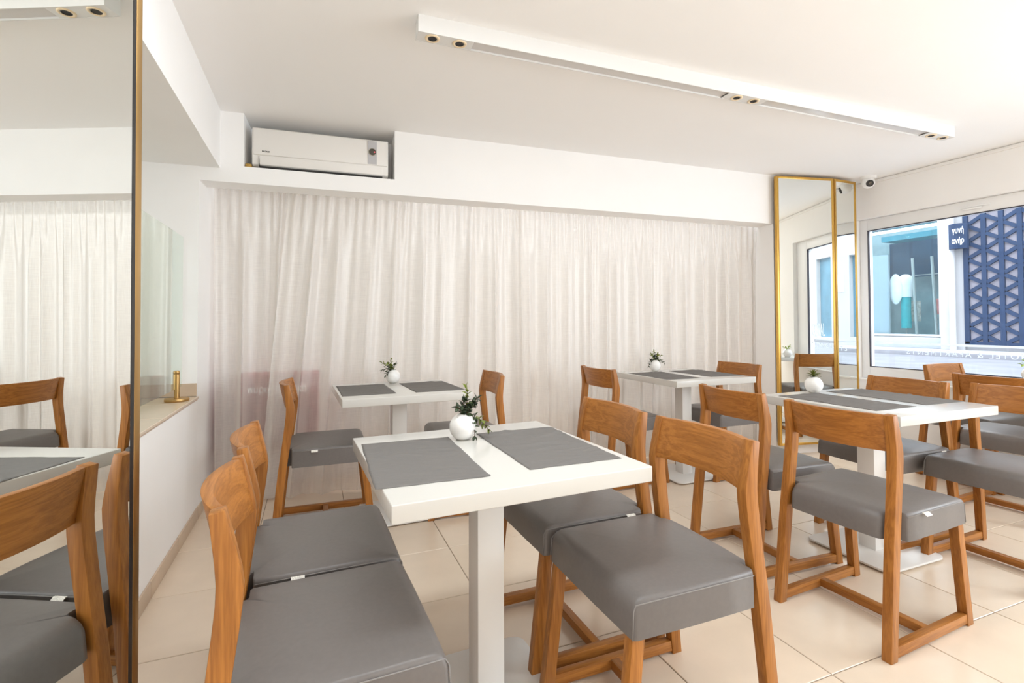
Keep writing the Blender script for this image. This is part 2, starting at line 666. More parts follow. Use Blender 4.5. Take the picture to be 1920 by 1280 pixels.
J = 0.0018
for i in range(-4, 10):
    for j in range(-10, 7):
        a0, a1 = x0t + i * T + J, x0t + (i + 1) * T - J
        b0, b1 = y0t + j * T + J, y0t + (j + 1) * T - J
        a0, a1 = max(a0, XL), min(a1, XR)
        b0, b1 = max(b0, YREAR), min(b1, 4.2)
        if a1 - a0 > 0.02 and b1 - b0 > 0.02:
            tile('tile', a0, a1, b0, b1, M_tile, floor)

# ------------------------------------------------------------------ walls and ceiling
OS0, OS1 = 0.0, sx(3.655)          # curtain opening along the back wall
OZ = 1.965                         # its head
NS0, NS1, NZ = sx(-0.393), sx(0.487), 2.066   # niche of the air conditioner
bm = bm_new()
D = 0.17
back_box(bm, sx(-1.45), 0.0, 0, D, 0.0, OZ)                  # left of the opening (end wall of the ledge recess)
back_box(bm, sx(-1.45), sx(XR + 0.12), 0, D, OZ, NZ)               # lintel
back_box(bm, sx(-1.45), NS0, 0, D, NZ, 2.6)
back_box(bm, NS1, sx(XR + 0.12), 0, D, NZ, 2.6)
back_box(bm, OS1, sx(XR + 0.12), 0, D, 0.0, OZ)                    # right of the opening
back_box(bm, NS0, NS1, 0.26, 0.30, NZ - 0.02, 2.6)           # niche back
back_box(bm, NS0 - 0.02, NS0, D, 0.30, NZ - 0.02, 2.6)
back_box(bm, NS1, NS1 + 0.02, D, 0.30, NZ - 0.02, 2.6)
back_box(bm, NS0 - 0.02, NS1 + 0.02, D, 0.30, NZ - 0.04, NZ)
struct(obj('wall_back', bm, M_wall))
for nm, b_ in (('wall_rear', (sx(-1.45), sx(XR + 0.12), 0.62, 0.72, 0.0, 2.6)), ('wall_recess_left', (sx(-0.74), sx(XL), D, 0.62, 0.0, 2.6)),
               ('wall_recess_right', (OS1 + 0.10, OS1 + 0.2, D, 0.62, 0.0, 2.6)), ('trim_6', (sx(-0.74), OS1 + 0.2, 0.30, 0.62, 2.12, 2.2))):
    o_ = struct(bobj(nm, M_wall, b_))
    o_.matrix_world = BACK

bm = bm_new()
box(bm, -0.76, XL, 1.2, 3.42, 0, 0.692)                     # low wall under the ledge
box(bm, -0.76, XL, YREAR, 1.2, 0, 2.4)
box(bm, -1.46, -1.40, 1.1, 3.6, 0, 2.4)                     # back of the recess
box(bm, -1.46, -0.62, 1.1, 1.2, 0, 2.4)
box(bm, -1.42, -0.75, 1.2, 3.42, 0.60, 0.692)
struct(obj('wall_left', bm, M_wall))
bm = bm_new()
box(bm, -1.5, -0.516, YREAR, 3.42, 2.045, 2.6)              # bulkhead over the ledge
struct(obj('trim_1', bm, M_wall))

bm = bm_new()
WY0, WY1, WZ0, WZ1 = 1.36, 3.115, 0.612, 2.052             # window opening in the right wall
V0, V1 = -2.7, 0.5                                          # second window, behind the camera
box(bm, XR, XR + 0.12, YREAR, 3.6, 0, WZ0)
box(bm, XR, XR + 0.12, YREAR, 3.6, WZ1, 2.6)
box(bm, XR, XR + 0.12, WY1, 3.6, WZ0, WZ1)
box(bm, XR, XR + 0.12, V1, WY0, WZ0, WZ1)
box(bm, XR, XR + 0.12, YREAR, V0, WZ0, WZ1)
struct(obj('wall_right', bm, M_wall))
bm = bm_new()
box(bm, -1.5, 4.9, YREAR - 0.2, YREAR, 0, 2.6)
struct(obj('wall_front', bm, M_wall))

bm = bm_new()
# ceiling with the niche left open
box(bm, -1.5, XR + 0.12, YREAR - 0.2, 3.05, ZC, ZC + 0.2)
prism(bm, [(-1.5, 3.05), (XR + 0.12, 3.05), tuple(bw(sx(XR + 0.12), 0.005)[:2]), tuple(bw(sx(-1.45), 0.005)[:2])], 2, ZC, ZC + 0.2)
struct(obj('ceiling', bm, M_ceil))
# niche roof
bm = bm_new()
back_box(bm, NS0 - 0.02, NS1 + 0.02, 0.005, 0.30, ZC, 2.6)
struct(obj('niche_roof', bm, M_ceil)).name = 'trim_2'
# cable duct along the ceiling of the window wall
struct(bobj('trim_3', M_wall, (XR - 0.014, XR + 0.002, -3.4, 3.10, ZC - 0.030, ZC - 0.006), bev=0.002))
bm = bm_new()
box(bm, -0.77, -0.62, 1.1, 3.415, 0.60, 0.62)
bm.free()

# baseboards of separate skirting tiles
base = struct(bobj('baseboard_left', M_grout, (XL - 0.002, XL + 0.004, 1.2, 3.63, 0.0, 0.068)))
for j in range(0, 6):
    b0, b1 = max(y0t + j * T + J, 1.2), min(y0t + (j + 1) * T - J, 3.63)
    if b1 - b0 > 0.03:
        bobj('skirting_tile', M_skirt, (XL, XL + 0.009, b0, b1, 0.001, 0.071), base, bev=0.0015)

# tiled ledge (counter sill) on the low wall
ledge = struct(bobj('trim_4', M_skirt, (-1.39, XL + 0.004, 1.21, 3.40, 0.690, 0.7005)))
for j in range(0, 6):
    b0, b1 = max(y0t + 0.17 + j * T + J, 1.21), min(y0t + 0.17 + (j + 1) * T - J, 3.398)
    if b1 - b0 > 0.03:
        tile('tile', -1.075, XL + 0.008, b0, b1, M_tile, ledge, 0.012, 0.710)
        tile('tile', -1.39, -1.079, b0, b1, M_tile, ledge, 0.012, 0.710)
bm = bm_new()
back_box(bm, sx(-1.075), sx(XL) - 0.001, -0.010, 0.0, 0.712, 0.785)
bevel(bm, 0.0015)
obj('skirting_tile', bm, M_skirt, ledge)
bm = bm_new()
back_box(bm, sx(-1.39), sx(-1.079), -0.010, 0.0, 0.712, 0.785)
bevel(bm, 0.0015)
obj('skirting_tile', bm, M_skirt, ledge)

# ------------------------------------------------------------------ window
win = bpy.data.objects.new('window_1', None)
C.objects.link(win)
struct(win)
FX0, FX1 = XR + 0.045, XR + 0.115
GY0, GY1, GZ0, GZ1 = 1.585, 3.045, 0.718, 1.948


def fbox(name, m, b, parent, bev=0.004):
    return bobj(name, m, b, parent, bev=bev)


fbox('frame', M_frame, (FX0, FX1, WY0 + 0.002, GY0, WZ0 + 0.002, WZ1 - 0.002), win)
fbox('frame', M_frame, (FX0, FX1, GY1, WY1 - 0.002, WZ0 + 0.002, WZ1 - 0.002), win)
fbox('frame', M_frame, (FX0, FX1, GY0, GY1, GZ1, WZ1 - 0.002), win)
fbox('frame', M_frame, (FX0, FX1, GY0, GY1, WZ0 + 0.002, GZ0), win)
for b in ((GY0, GY0 + 0.006, GZ0, GZ1), (GY1 - 0.006, GY1, GZ0, GZ1), (GY0, GY1, GZ0, GZ0 + 0.006), (GY0, GY1, GZ1 - 0.006, GZ1)):
    bobj('gasket', M_gasket, (FX0 - 0.001, FX0 + 0.02, b[0], b[1], b[2], b[3]), win)
pane = bobj('pane', M_pane, (FX0 + 0.024, FX0 + 0.028, GY0 + 0.004, GY1 - 0.004, GZ0 + 0.004, GZ1 - 0.004), win)
# vent handle on the top rail
vent = bobj('vent', M_frame, (FX0 - 0.012, FX0, 2.14, 2.33, 1.992, 2.006), win, bev=0.003)
bobj('vent_slider', M_white, (FX0 - 0.018, FX0 - 0.011, 2.19, 2.31, 1.978, 1.990), vent, bev=0.002)
# the sill inside
struct(bobj('trim_5', M_wall, (XR - 0.012, XR + 0.16, WY0 - 0.02, WY1 + 0.004, WZ0 - 0.014, WZ0 + 0.002), bev=0.003))
# lettering on the outer face of the pane, reads from the street
DX = FX0 + 0.029
text_obj('lettering', 'BOUTIQUE HOTEL & APARTMENTS', 0.062, M_decal, pane, (DX, 1.555, 0.846), (R(90), 0, R(90)), spacing=1.30, sx=0.985, bold=0.0)
text_obj('lettering', 'CORAL', 0.20, M_decal, pane, (DX, 1.610, 0.968), (R(90), 0, R(90)), sx=0.40, bold=0.0012)
bobj('decal_stripe', M_decal, (DX, DX + 0.001, GY0 + 0.1, GY1 - 0.02, 0.926, 0.944), pane)

# second window, behind the camera, for the daylight
win2 = bpy.data.objects.new('window_2', None)
C.objects.link(win2)
struct(win2)
for b in ((V0, V1, WZ0, WZ0 + 0.09), (V0, V1, WZ1 - 0.09, WZ1), (V0, V0 + 0.09, WZ0 + 0.09, WZ1 - 0.09), (V1 - 0.09, V1, WZ0 + 0.09, WZ1 - 0.09)):
    fbox('frame', M_frame, (FX0, FX1, b[0], b[1], b[2], b[3]), win2)

# ------------------------------------------------------------------ curtains
def curtain(name, s0, s1, off, z0, z1, seed, label, lean0=0.0, lean1=0.0, per=0.062, deep=1.0):
    rnd = random.Random(seed)
    n = int((s1 - s0) / 0.0075)
    rows = 46
    # irregular pleat phase at the top, wider folds below
    ph1, ph2, ph3 = [], [], []
    a = b = c = 0.0
    f1, f2 = 1.0, 1.0
    k1 = [rnd.uniform(0.7, 1.35) for _ in range(400)]
    k2 = [rnd.uniform(0.6, 1.5) for _ in range(400)]
    for i in range(n + 1):
        u = (s1 - s0) * i / n
        ph1.append(a)
        ph2.append(b)
        a += 2 * PI * (s1 - s0) / n / (per * k1[int(a / (2 * PI)) % 400])
        b += 2 * PI * (s1 - s0) / n / (per * 2.35 * k2[int(b / (2 * PI)) % 400])
    amp1 = [rnd.uniform(0.6, 1.2) for _ in range(400)]
    amp2 = [rnd.uniform(0.5, 1.3) for _ in range(400)]
    bm = bm_new()
    uvl = bm.loops.layers.uv.new('UVMap')
    grid = []
    for r_ in range(rows + 1):
        v = r_ / rows                      # 0 top .. 1 bottom
        v = v ** 1.25
        z = z1 + (z0 - z1) * v
        row = []
        blend = min(1.0, max(0.0, (v - 0.02) / 0.22))
        blend = blend * blend * (3 - 2 * blend)
        for i in range(n + 1):
            t = i / n
            s = s0 + (s1 - s0) * t
            s += (lean0 * (1 - t) + lean1 * t) * v
            w1 = math.sin(ph1[i])
            w1 = math.copysign(abs(w1) ** 0.7, w1) * 0.012 * amp1[int(ph1[i] / (2 * PI)) % 400]
            w2 = (0.62 - 1.45 * (1 - abs(math.sin(0.5 * (ph2[i] + 0.35 * math.sin(ph1[i] * 0.31 + v * 1.5)))) ** 0.8)) * 0.036 * deep * amp2[int(ph2[i] / (2 * PI)) % 400] + 0.006 * math.sin(ph1[i] * 0.5 + 2.0)
            o = w1 * (1 - blend) + w2 * blend * (0.85 + 0.35 * v) + w1 * 0.28 * blend * (1 - 0.6 * v)
            zz = z
            if r_ == 0:
                zz = z + 0.004 * math.sin(ph1[i])
            if r_ == rows:
                zz = z + 0.004 + 0.004 * math.sin(ph2[i] * 1.7)
            p = BACK @ Vector((s, off + o, zz))
            row.append(bm.verts.new(p))
        grid.append(row)
    for r_ in range(rows):
        for i in range(n):
            f = bm.faces.new((grid[r_][i], grid[r_ + 1][i], grid[r_ + 1][i + 1], grid[r_][i + 1]))
            for lp, (a_, b_) in zip(f.loops, ((i, r_), (i, r_ + 1), (i + 1, r_ + 1), (i + 1, r_))):
                lp[uvl].uv = ((s0 + (s1 - s0) * a_ / n), 1.96 * (b_ / rows) ** 1.25)
    o = obj(name, bm, M_curtain, smooth='all')
    return tag(o, label, 'curtain', None)


curtain('curtain', 0.022, 0.52, 0.255, 0.012, 1.990, 3, 'narrow left cream sheer curtain over the red fire cabinet', lean0=0.02, lean1=-0.06)
curtain('curtain', sx(-0.165), sx(1.43), 0.205, 0.010, 1.992, 11, 'middle cream sheer curtain whose slanting edge overlaps the left one', lean0=-0.17, lean1=0.02)
curtain('curtain', sx(1.40), OS1 + 0.055, 0.245, 0.010, 1.992, 23, 'wide cream sheer curtain on the right behind the table nearest the brass mirror', lean0=0.0, lean1=-0.01)
# curtain rail hidden behind the lintel
bm = bm_new()
back_box(bm, 0.01, OS1 + 0.08, 0.19, 0.285, 2.000, 2.018)
tag(obj('curtain_rail', bm, M_white), 'white curtain rail above the three cream curtains', 'rail')

# fire hose cabinet behind the curtain
cab = thing('fire_hose_cabinet', 'red fire hose cabinet showing through the left cream curtain', 'cabinet', bw(0, 0, 0), SK)
c0, c1 = 0.135, 0.63
bobj('body', M_red, (c0, c1, 0.345, 0.617, 0.275, 0.785), cab, bev=0.004)
dr = bobj('door', M_red, (c0 + 0.012, c1 - 0.012, 0.335, 0.345, 0.287, 0.773), cab, bev=0.003)
bobj('handle', M_red, (c1 - 0.05, c1 - 0.035, 0.325, 0.335, 0.50, 0.56), dr)
text_obj('lettering', 'πυροσβεστική', 0.062, M_white, dr, (0.385, 0.3345, 0.672), (R(90), 0, 0), 'CENTER', bold=0.001, sx=0.88)

# ------------------------------------------------------------------ glass screen and its brass post on the ledge
gx = -0.69
gs = tag(bobj('glass_screen', M_screen, (gx - 0.004, gx + 0.004, 2.05, 3.345, 0.776, 1.618)),
         'greenish frameless glass screen standing on the tiled ledge', 'glass panel')
post = thing('brass_post', 'short round brass post clamping the glass screen on the ledge', 'post', (-0.683, 3.222, 0.7105))
bm = bm_new()
lathe(bm, [(0, 0), (0.056, 0), (0.058, 0.003), (0.058, 0.012), (0.056, 0.016), (0.016, 0.017), (0, 0.017)], 36)
obj('base', bm, M_bronze, post, smooth=40)
bm = bm_new()
lathe(bm, [(0, 0.016), (0.0130, 0.016), (0.0130, 0.142), (0.0122, 0.145), (0.0112, 0.146), (0.0130, 0.149), (0.0130, 0.158), (0.0095, 0.164), (0, 0.165)], 28)
obj('shaft', bm, M_bronze, post, smooth=40)

# ------------------------------------------------------------------ folding mirrors
def mirror_panel(parent, a, b, z0, z1, fm, fwid, front_sign, thick=0.034, edge=False):
    """one framed mirror leaf from a to b (xy); front_sign chooses the glass side"""
    a, b = Vector((a[0], a[1], 0)), Vector((b[0], b[1], 0))
    d = (b - a)
    L = d.length
    ang = math.atan2(d.y, d.x)
    mtx = Matrix.Translation(a) @ Matrix.Rotation(ang, 4, 'Z')

    def part(name, m, b_, bev=0.0):
        bm = bm_new()
        vs = box(bm, *b_)
        if bev:
            bevel(bm, bev, 2)
        for v in bm.verts:
            v.co = mtx @ v.co
        return obj(name, bm, m, parent, smooth=35 if bev else False)
    y0, y1 = (-thick, 0.0) if front_sign < 0 else (0.0, thick)
    yf = y0 if front_sign < 0 else y1
    part('frame', fm, (0, fwid, y0, y1, z0, z1), 0.002)
    part('frame', fm, (L - fwid, L, y0, y1, z0, z1), 0.002)
    part('frame', fm, (fwid, L - fwid, y0, y1, z1 - fwid, z1), 0.002)
    part('frame', fm, (fwid, L - fwid, y0, y1, z0, z0 + fwid), 0.002)
    gy = sorted((yf - front_sign * 0.004, yf - front_sign * 0.010))
    part('glass', M_mirror, (fwid - 0.002, L - fwid + 0.002, gy[0], gy[1], z0 + fwid - 0.002, z1 - fwid + 0.002))
    part('backboard', M_black, (fwid, L - fwid, min(0, front_sign * 0.014) if True else 0, max(0, front_sign * 0.014), z0 + fwid, z1 - fwid))


mr = thing('folding_mirror', 'tall two-leaf brass framed mirror in the corner by the window', 'mirror')
P1, P2, P3 = (3.632, 3.145), (4.171, 3.028), (4.455, 3.034)
mirror_panel(mr, P1, P2, 0.085, 2.362, M_brass, 0.021, -1)
mirror_panel(mr, P2, P3, 0.085, 2.362, M_brass, 0.021, -1)
bm = bm_new()
prism(bm, [(3.70, 3.17), (4.15, 3.06), (4.43, 3.06), (4.43, 3.13), (3.72, 3.19)], 2, 0.0, 2.30)
obj('stand', bm, M_wall, mr)

# big mirror on the left
ml = thing('folding_mirror', 'large mirror with dark brass edge standing at far left', 'mirror')
Ex, Ey = -0.355, 1.300
md = R(12.77)
LEAN = math.tan(R(0.284))
dm = Vector((math.sin(md), math.cos(md), 0))
nm = Vector((dm.y, -dm.x, 0))           # towards the room
L1 = 0.56
A = Vector((Ex, Ey, 0)) - dm * L1


def mbox(name, m, t0, t1, n0, n1, z0, z1, bev=0.0):
    bm = bm_new()
    box(bm, t0, t1, n0, n1, z0, z1)
    if bev:
        bevel(bm, bev, 2)
    mt = Matrix(((dm.x, nm.x, 0, Ex), (dm.y, nm.y, 0, Ey), (0, 0, 1, 0), (0, 0, 0, 1)))
    for v in bm.verts:
        v.co.y -= (v.co.z - 1.2) * LEAN
        v.co = mt @ v.co
    return obj(name, bm, m, ml, smooth=35 if bev else False)


mbox('glass', M_mirror, -L1 + 0.01, -0.010, -0.006, 0.0, 0.03, 2.038)
mbox('glass_edge', M_black, -0.010, 0.002, -0.012, 0.0005, 0.03, 2.038)
mbox('frame', M_bronze, 0.002, 0.024, -0.040, 0.0010, 0.0, 2.042, 0.001)
mbox('frame', M_bronze, -L1 - 0.010, -L1 + 0.01, -0.030, 0.003, 0.0, 2.042, 0.001)
mbox('frame', M_bronze, -L1 + 0.01, 0.0, -0.030, 0.0005, 0.0, 0.03, 0.001)
mbox('backboard', M_black, -L1 + 0.01, 0.0, -0.030, -0.0065, 0.03, 2.04)

# ------------------------------------------------------------------ air conditioner
ac = thing('air_conditioner', 'white wall-mounted air conditioner recessed in the niche above the curtain', 'air conditioner', bw(0, 0, 0), SK)
a0, a1 = sx(-0.350), sx(0.446)
az0, az1 = 2.079, 2.322
bm = bm_new()
prof = [(0.20, az0 + 0.01), (0.20, az1 - 0.004), (0.19, az1), (0.035, az1), (0.012, az1 - 0.012), (0.006, az0 + 0.08), (0.020, az0 + 0.012), (0.05, az0 + 0.004)]
prism(bm, prof, 0, a0, a1)
bevel(bm, 0.004, 2)
obj('body', bm, M_plastic, ac, smooth=40)
bm = bm_new()
prism(bm, [(0.010, az0 + 0.066), (0.0015, az0 + 0.070), (0.0065, az1 - 0.014), (0.016, az1 - 0.010)], 0, a0 + 0.008, a1 - 0.008)
bevel(bm, 0.002, 2)
fp = obj('front_panel', bm, M_plastic, ac, smooth=40)
bm = bm_new()
prism(bm, [(0.026, az0 + 0.004), (0.0125, az0 + 0.012), (0.0035, az0 + 0.058), (0.012, az0 + 0.060)], 0, a0 + 0.040, a1 - 0.036)
bevel(bm, 0.0015, 2)
obj('louver', bm, M_plastic, ac, smooth=40)
bobj('louver_gap', M_dark, (a0 + 0.0375, a0 + 0.0395, 0.006, 0.03, az0 + 0.002, az0 + 0.059), ac)
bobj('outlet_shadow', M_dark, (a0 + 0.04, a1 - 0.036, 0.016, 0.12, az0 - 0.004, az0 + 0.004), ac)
st = bobj('display_strip', M_greyp, (a1 - 0.128, a1 - 0.072, 0.0005, 0.01, az0 + 0.073, az1 - 0.019), ac)
bm = bm_new()
cyl(bm, (a1 - 0.100, 0.002, az0 + 0.152), (a1 - 0.100, -0.003, az0 + 0.152), 0.0245, seg=28)
obj('dial_rim', bm, M_chrome, st)
bm = bm_new()
cyl(bm, (a1 - 0.100, 0.002, az0 + 0.152), (a1 - 0.100, -0.0042, az0 + 0.152), 0.0215, seg=28)
obj('dial', bm, M_dial, st)
bm = bm_new()
cyl(bm, (a1 - 0.087, -0.003, az0 + 0.152), (a1 - 0.087, -0.0050, az0 + 0.152), 0.004, seg=12)
obj('indicator_light', bm, M_led, st)
bm = bm_new()
cyl(bm, (a0 + 0.060, 0.006, az0 + 0.090), (a0 + 0.060, 0.0012, az0 + 0.090), 0.0050, seg=14)
obj('logo', bm, M_ink, fp)
text_obj('logo_lettering', 'GREE', 0.0125, M_ink, fp, (a0 + 0.068, 0.0018, az0 + 0.0855), (R(90), 0, 0), bold=0.0002)
tag(bobj('foam_block', M_foam, (0, 0.035, 0, 0.06, 0, 0.03), bev=0.006, loc=bw(NS0 + 0.004, 0.03, NZ)), 'yellow foam filler in the niche corner beside the air conditioner', 'foam')

# ------------------------------------------------------------------ long ceiling light
LA = math.atan2(1.938 - 2.027, 3.834 - 0.389)
cl = thing('ceiling_light', 'long white rectangular light bar under the ceiling with paired downlights', 'ceiling light', (0.389, 2.026, ZC), LA)
LL, LW, LH = 3.447, 0.074, 0.071
bm = bm_new()
box(bm, 0, LL, 0, 0.004, -LH, 0)
box(bm, 0, LL, LW - 0.004, LW, -LH, 0)
box(bm, 0, 0.004, 0.004, LW - 0.004, -LH, 0)
box(bm, LL - 0.004, LL, 0.004, LW - 0.004, -LH, 0)
box(bm, 0.004, LL - 0.004, 0.004, LW - 0.004, -0.012, 0)
obj('housing', bm, M_lamp, cl)
segs = []
for k, (p0, p1, spots) in enumerate(((0.004, 0.236, (0.064, 0.180)), (1.610, 1.868, (1.684, 1.800)), (3.211, LL - 0.004, (3.272, 3.388)))):
    pl = bobj('spot_plate', M_lamp, (p0, p1, 0.0045, LW - 0.0045, -LH + 0.001, -LH + 0.004), cl)
    for s in spots:
        bm = bm_new()
        lathe(bm, [(0.0190, 0.001), (0.0200, -0.003), (0.0245, -0.0042), (0.0300, -0.003), (0.0310, 0.0005)], 32)
        ring = obj('ring', bm, M_cream, pl, smooth='all', loc=(s, LW / 2, -LH + 0.001))
        bm = bm_new()
        lathe(bm, [(0.0192, -0.002), (0.0172, -0.001), (0.0130, 0.004)], 28)
        obj('reflector', bm, M_chrome, pl, smooth='all', loc=(s, LW / 2, -LH + 0.0005))
        bm = bm_new()
        lathe(bm, [(0, 0.0012), (0.0150, 0.0012), (0.0170, -0.001)], 24)
        obj('lamp', bm, M_dark, pl, loc=(s, LW / 2, -LH - 0.0012))
for p0, p1 in ((0.236, 1.610), (1.868, 3.211)):
    bobj('diffuser', M_diff, (p0, p1, 0.0045, LW - 0.0045, -LH + 0.008, -LH + 0.012), cl)

# ------------------------------------------------------------------ security camera
sc_ = thing('security_camera', 'white dome security camera at the ceiling corner above the window', 'camera', (4.475, 2.905, ZC))
bm = bm_new()
lathe(bm, [(0, 0), (0.062, 0), (0.062, -0.010), (0.058, -0.020), (0.050, -0.024), (0, -0.024)], 36)
obj('mount', bm, M_white, sc_, smooth=40)
bm = bm_new()
bmesh.ops.create_uvsphere(bm, u_segments=32, v_segments=20, radius=0.050)
for v in bm.verts:
    v.co.z -= 0.052
obj('dome', bm, M_white, sc_, smooth='all')
cd = Vector((-0.60, -0.72, -0.36)).normalized()
cc = Vector((0, 0, -0.052))
bm = bm_new()
cyl(bm, cc + cd * 0.036, cc + cd * 0.0495, 0.030, 0.028, 28)
lens = obj('lens_face', bm, M_black, sc_, smooth=40)
bm = bm_new()
cyl(bm, cc + cd * 0.049, cc + cd * 0.0515, 0.012, 0.010, 20)
obj('lens', bm, M_dial, lens)

# ------------------------------------------------------------------ chairs
WB, WT = 0.219, 0.206


def wz(z):
    return WB + (WT - WB) * z / 0.81


def side_prism(prof, s, th):
    """leg from a side profile (x,z); outer face follows the inward lean"""
    bm = bm_new()
    out = [bm.verts.new((x, s * wz(z), z)) for x, z in prof]
    inn = [bm.verts.new((x, s * (wz(z) - th), z)) for x, z in prof]
    n = len(prof)
    bm.faces.new(out)
    bm.faces.new(inn[::-1])
    for i in range(n):
        j = (i + 1) % n
        bm.faces.new((out[i], inn[i], inn[j], out[j]))
    bm.normal_update()
    bmesh.ops.recalc_face_normals(bm, faces=bm.faces[:])
    bevel(bm, 0.0025, 2, 35)
    return bm


REAR = [(0, 0), (0.018, 0.19), (0.037, 0.375), (0.056, 0.52), (0.066, 0.605), (0.0705, 0.65), (0.0715, 0.685), (0.069, 0.72), (0.059, 0.806),
        (0.084, 0.810), (0.101, 0.742), (0.110, 0.70), (0.1135, 0.675), (0.112, 0.645), (0.107, 0.60), (0.096, 0.52), (0.0765, 0.375), (0.057, 0.19), (0.037, 0)]
FRONT = [(0.486, 0), (0.524, 0), (0.474, 0.405), (0.438, 0.405)]


def seat_bm():
    bm = bm_new()
    xr, xn, xf = 0.040, 0.100, 0.481
    hw, hn = 0.223, 0.172

    def plan(i_s, i_f, i_r):
        x_r, x_f = xr + i_r, xf - i_f
        h, hi = hw - i_s, hn - i_s * 0.6
        rc = max(0.010, 0.012)
        pts = []
        # rear edge right to left, notches at the rear legs, front corners rounded
        half = [(x_r, hi - 0.02), (x_r + 0.006, hi - 0.006), (x_r + 0.020, hi), (xn - 0.004, hi), (xn, hi + 0.004), (xn, h - 0.006), (xn + 0.006, h),
                (0.20, h + 0.0015), (0.32, h + 0.002), (x_f - rc, h), (x_f - rc * 0.3, h - rc * 0.3), (x_f, h - rc)]
        pts = [(x, y) for x, y in half] + [(x_f + 0.002, 0.08), (x_f + 0.002, -0.08)] + [(x, -y) for x, y in half[::-1]] + [(x_r - 0.002, -0.06), (x_r - 0.002, 0.06)]
        return pts
    levels = [(0.383, 0.0, 0.0, 0.0), (0.410, 0.001, 0.001, 0.002), (0.445, 0.0015, 0.003, 0.006), (0.459, 0.002, 0.008, 0.014), (0.469, 0.003, 0.016, 0.026),
              (0.4745, 0.006, 0.028, 0.040), (0.4765, 0.012, 0.040, 0.052)]
    rings = []
    for z, a, b, c in levels:
        rings.append([bm.verts.new((x, y, z + (0.002 if abs(y) < 0.1 and z > 0.46 else 0))) for x, y in plan(a, b, c)])
    # inner top ring towards a gentle crown
    top = plan(0.012, 0.040, 0.052)
    cx = 0.28
    for f, z in ((0.82, 0.4805), (0.5, 0.484)):
        rings.append([bm.verts.new((cx + (x - cx) * f, y * f, z)) for x, y in top])
    n = len(rings[0])
    for a, b in zip(rings, rings[1:]):
        for i in range(n):
            j = (i + 1) % n
            bm.faces.new((a[i], a[j], b[j], b[i]))
    cv = bm.verts.new((cx, 0, 0.485))
    for i in range(n):
        bm.faces.new((rings[-1][i], rings[-1][(i + 1) % n], cv))
    under = [bm.verts.new((v.co.x * 0.985 + 0.004, v.co.y * 0.98, 0.398)) for v in rings[0]]
    for i in range(n):
        j = (i + 1) % n
        bm.faces.new((rings[0][j], rings[0][i], under[i], under[j]))
    bm.faces.new(under[::-1])
    return bm


def board_bm():
    bm = bm_new()
    ny, nz = 18, 4
    front, back = [], []
    for k in range(nz + 1):
        z = 0.677 + (0.806 - 0.677) * k / nz
        xf = 0.1115 + (0.083 - 0.1115) * max(0.0, (z - 0.68) / 0.126)
        h = wz(z) - 0.032
        fr, bk = [], []
        for i in range(ny + 1):
            t = -1 + 2 * i / ny
            sag = 0.036 * (1 - t * t)
            fr.append(bm.verts.new((xf - 0.002 - sag, t * h, z)))
            bk.append(bm.verts.new((xf - 0.023 - sag, t * h, z)))
        front.append(fr)
        back.append(bk)
    for k in range(nz):
        for i in range(ny):
            bm.faces.new((front[k][i], front[k][i + 1], front[k + 1][i + 1], front[k + 1][i]))
            bm.faces.new((back[k][i + 1], back[k][i], back[k + 1][i], back[k + 1][i + 1]))
    for i in range(ny):
        bm.faces.new((front[nz][i], front[nz][i + 1], back[nz][i + 1], back[nz][i]))
        bm.faces.new((front[0][i + 1], front[0][i], back[0][i], back[0][i + 1]))
    for k in range(nz):
        bm.faces.new((front[k][0], front[k + 1][0], back[k + 1][0], back[k][0]))
        bm.faces.new((front[k + 1][ny], front[k][ny], back[k][ny], back[k + 1][ny]))
    bmesh.ops.recalc_face_normals(bm, faces=bm.faces[:])
    bevel(bm, 0.002, 2, 50)
    return bm


def make_chair():
    t = thing('dining_chair', '', 'chair')
    obj('seat', seat_bm(), M_seat, t, smooth=50)
    obj('backrest', board_bm(), M_oaky, t, smooth=30)
    for s in (-1, 1):
        obj('leg', side_prism(REAR, s, 0.033), M_oakz, t, smooth=30)
        obj('leg', side_prism(FRONT, s, 0.033), M_oakz, t, smooth=30)
        bm = bm_new()
        y = s * (wz(0.03) - 0.002)
        prism(bm, [(0.034, 0.010), (0.488, 0.010), (0.484, 0.045), (0.037, 0.045)], 1, min(y, y - s * 0.028), max(y, y - s * 0.028))
        bevel(bm, 0.002, 2)
        obj('runner', bm, M_oakx, t, smooth=30)
        bm = bm_new()
        tube(bm, [(0.104, s * 0.2215, 0.4645), (0.2, s * 0.2235, 0.466), (0.32, s * 0.224, 0.4665), (0.455, s * 0.2215, 0.465), (0.469, s * 0.216, 0.461), (0.4765, s * 0.2175, 0.45), (0.481, s * 0.219, 0.384)], 0.0016, 5)
        obj('seam', bm, M_seam, t, smooth='all')
    bm = bm_new()
    h = wz(0.03) - 0.0295
    box(bm, 0.252, 0.282, -h, h, 0.012, 0.043)
    bevel(bm, 0.002, 2)
    obj('cross_stretcher', bm, M_oaky, t, smooth=30)
    return t


def tag_mesh():
    bm = bm_new()
    prism(bm, [(-0.004, 0.001), (0.004, 0.002), (0.015, -0.006), (0.015, -0.0075), (0.004, -0.001), (-0.004, -0.003)], 0, -0.0165, 0.0165)
    return bm


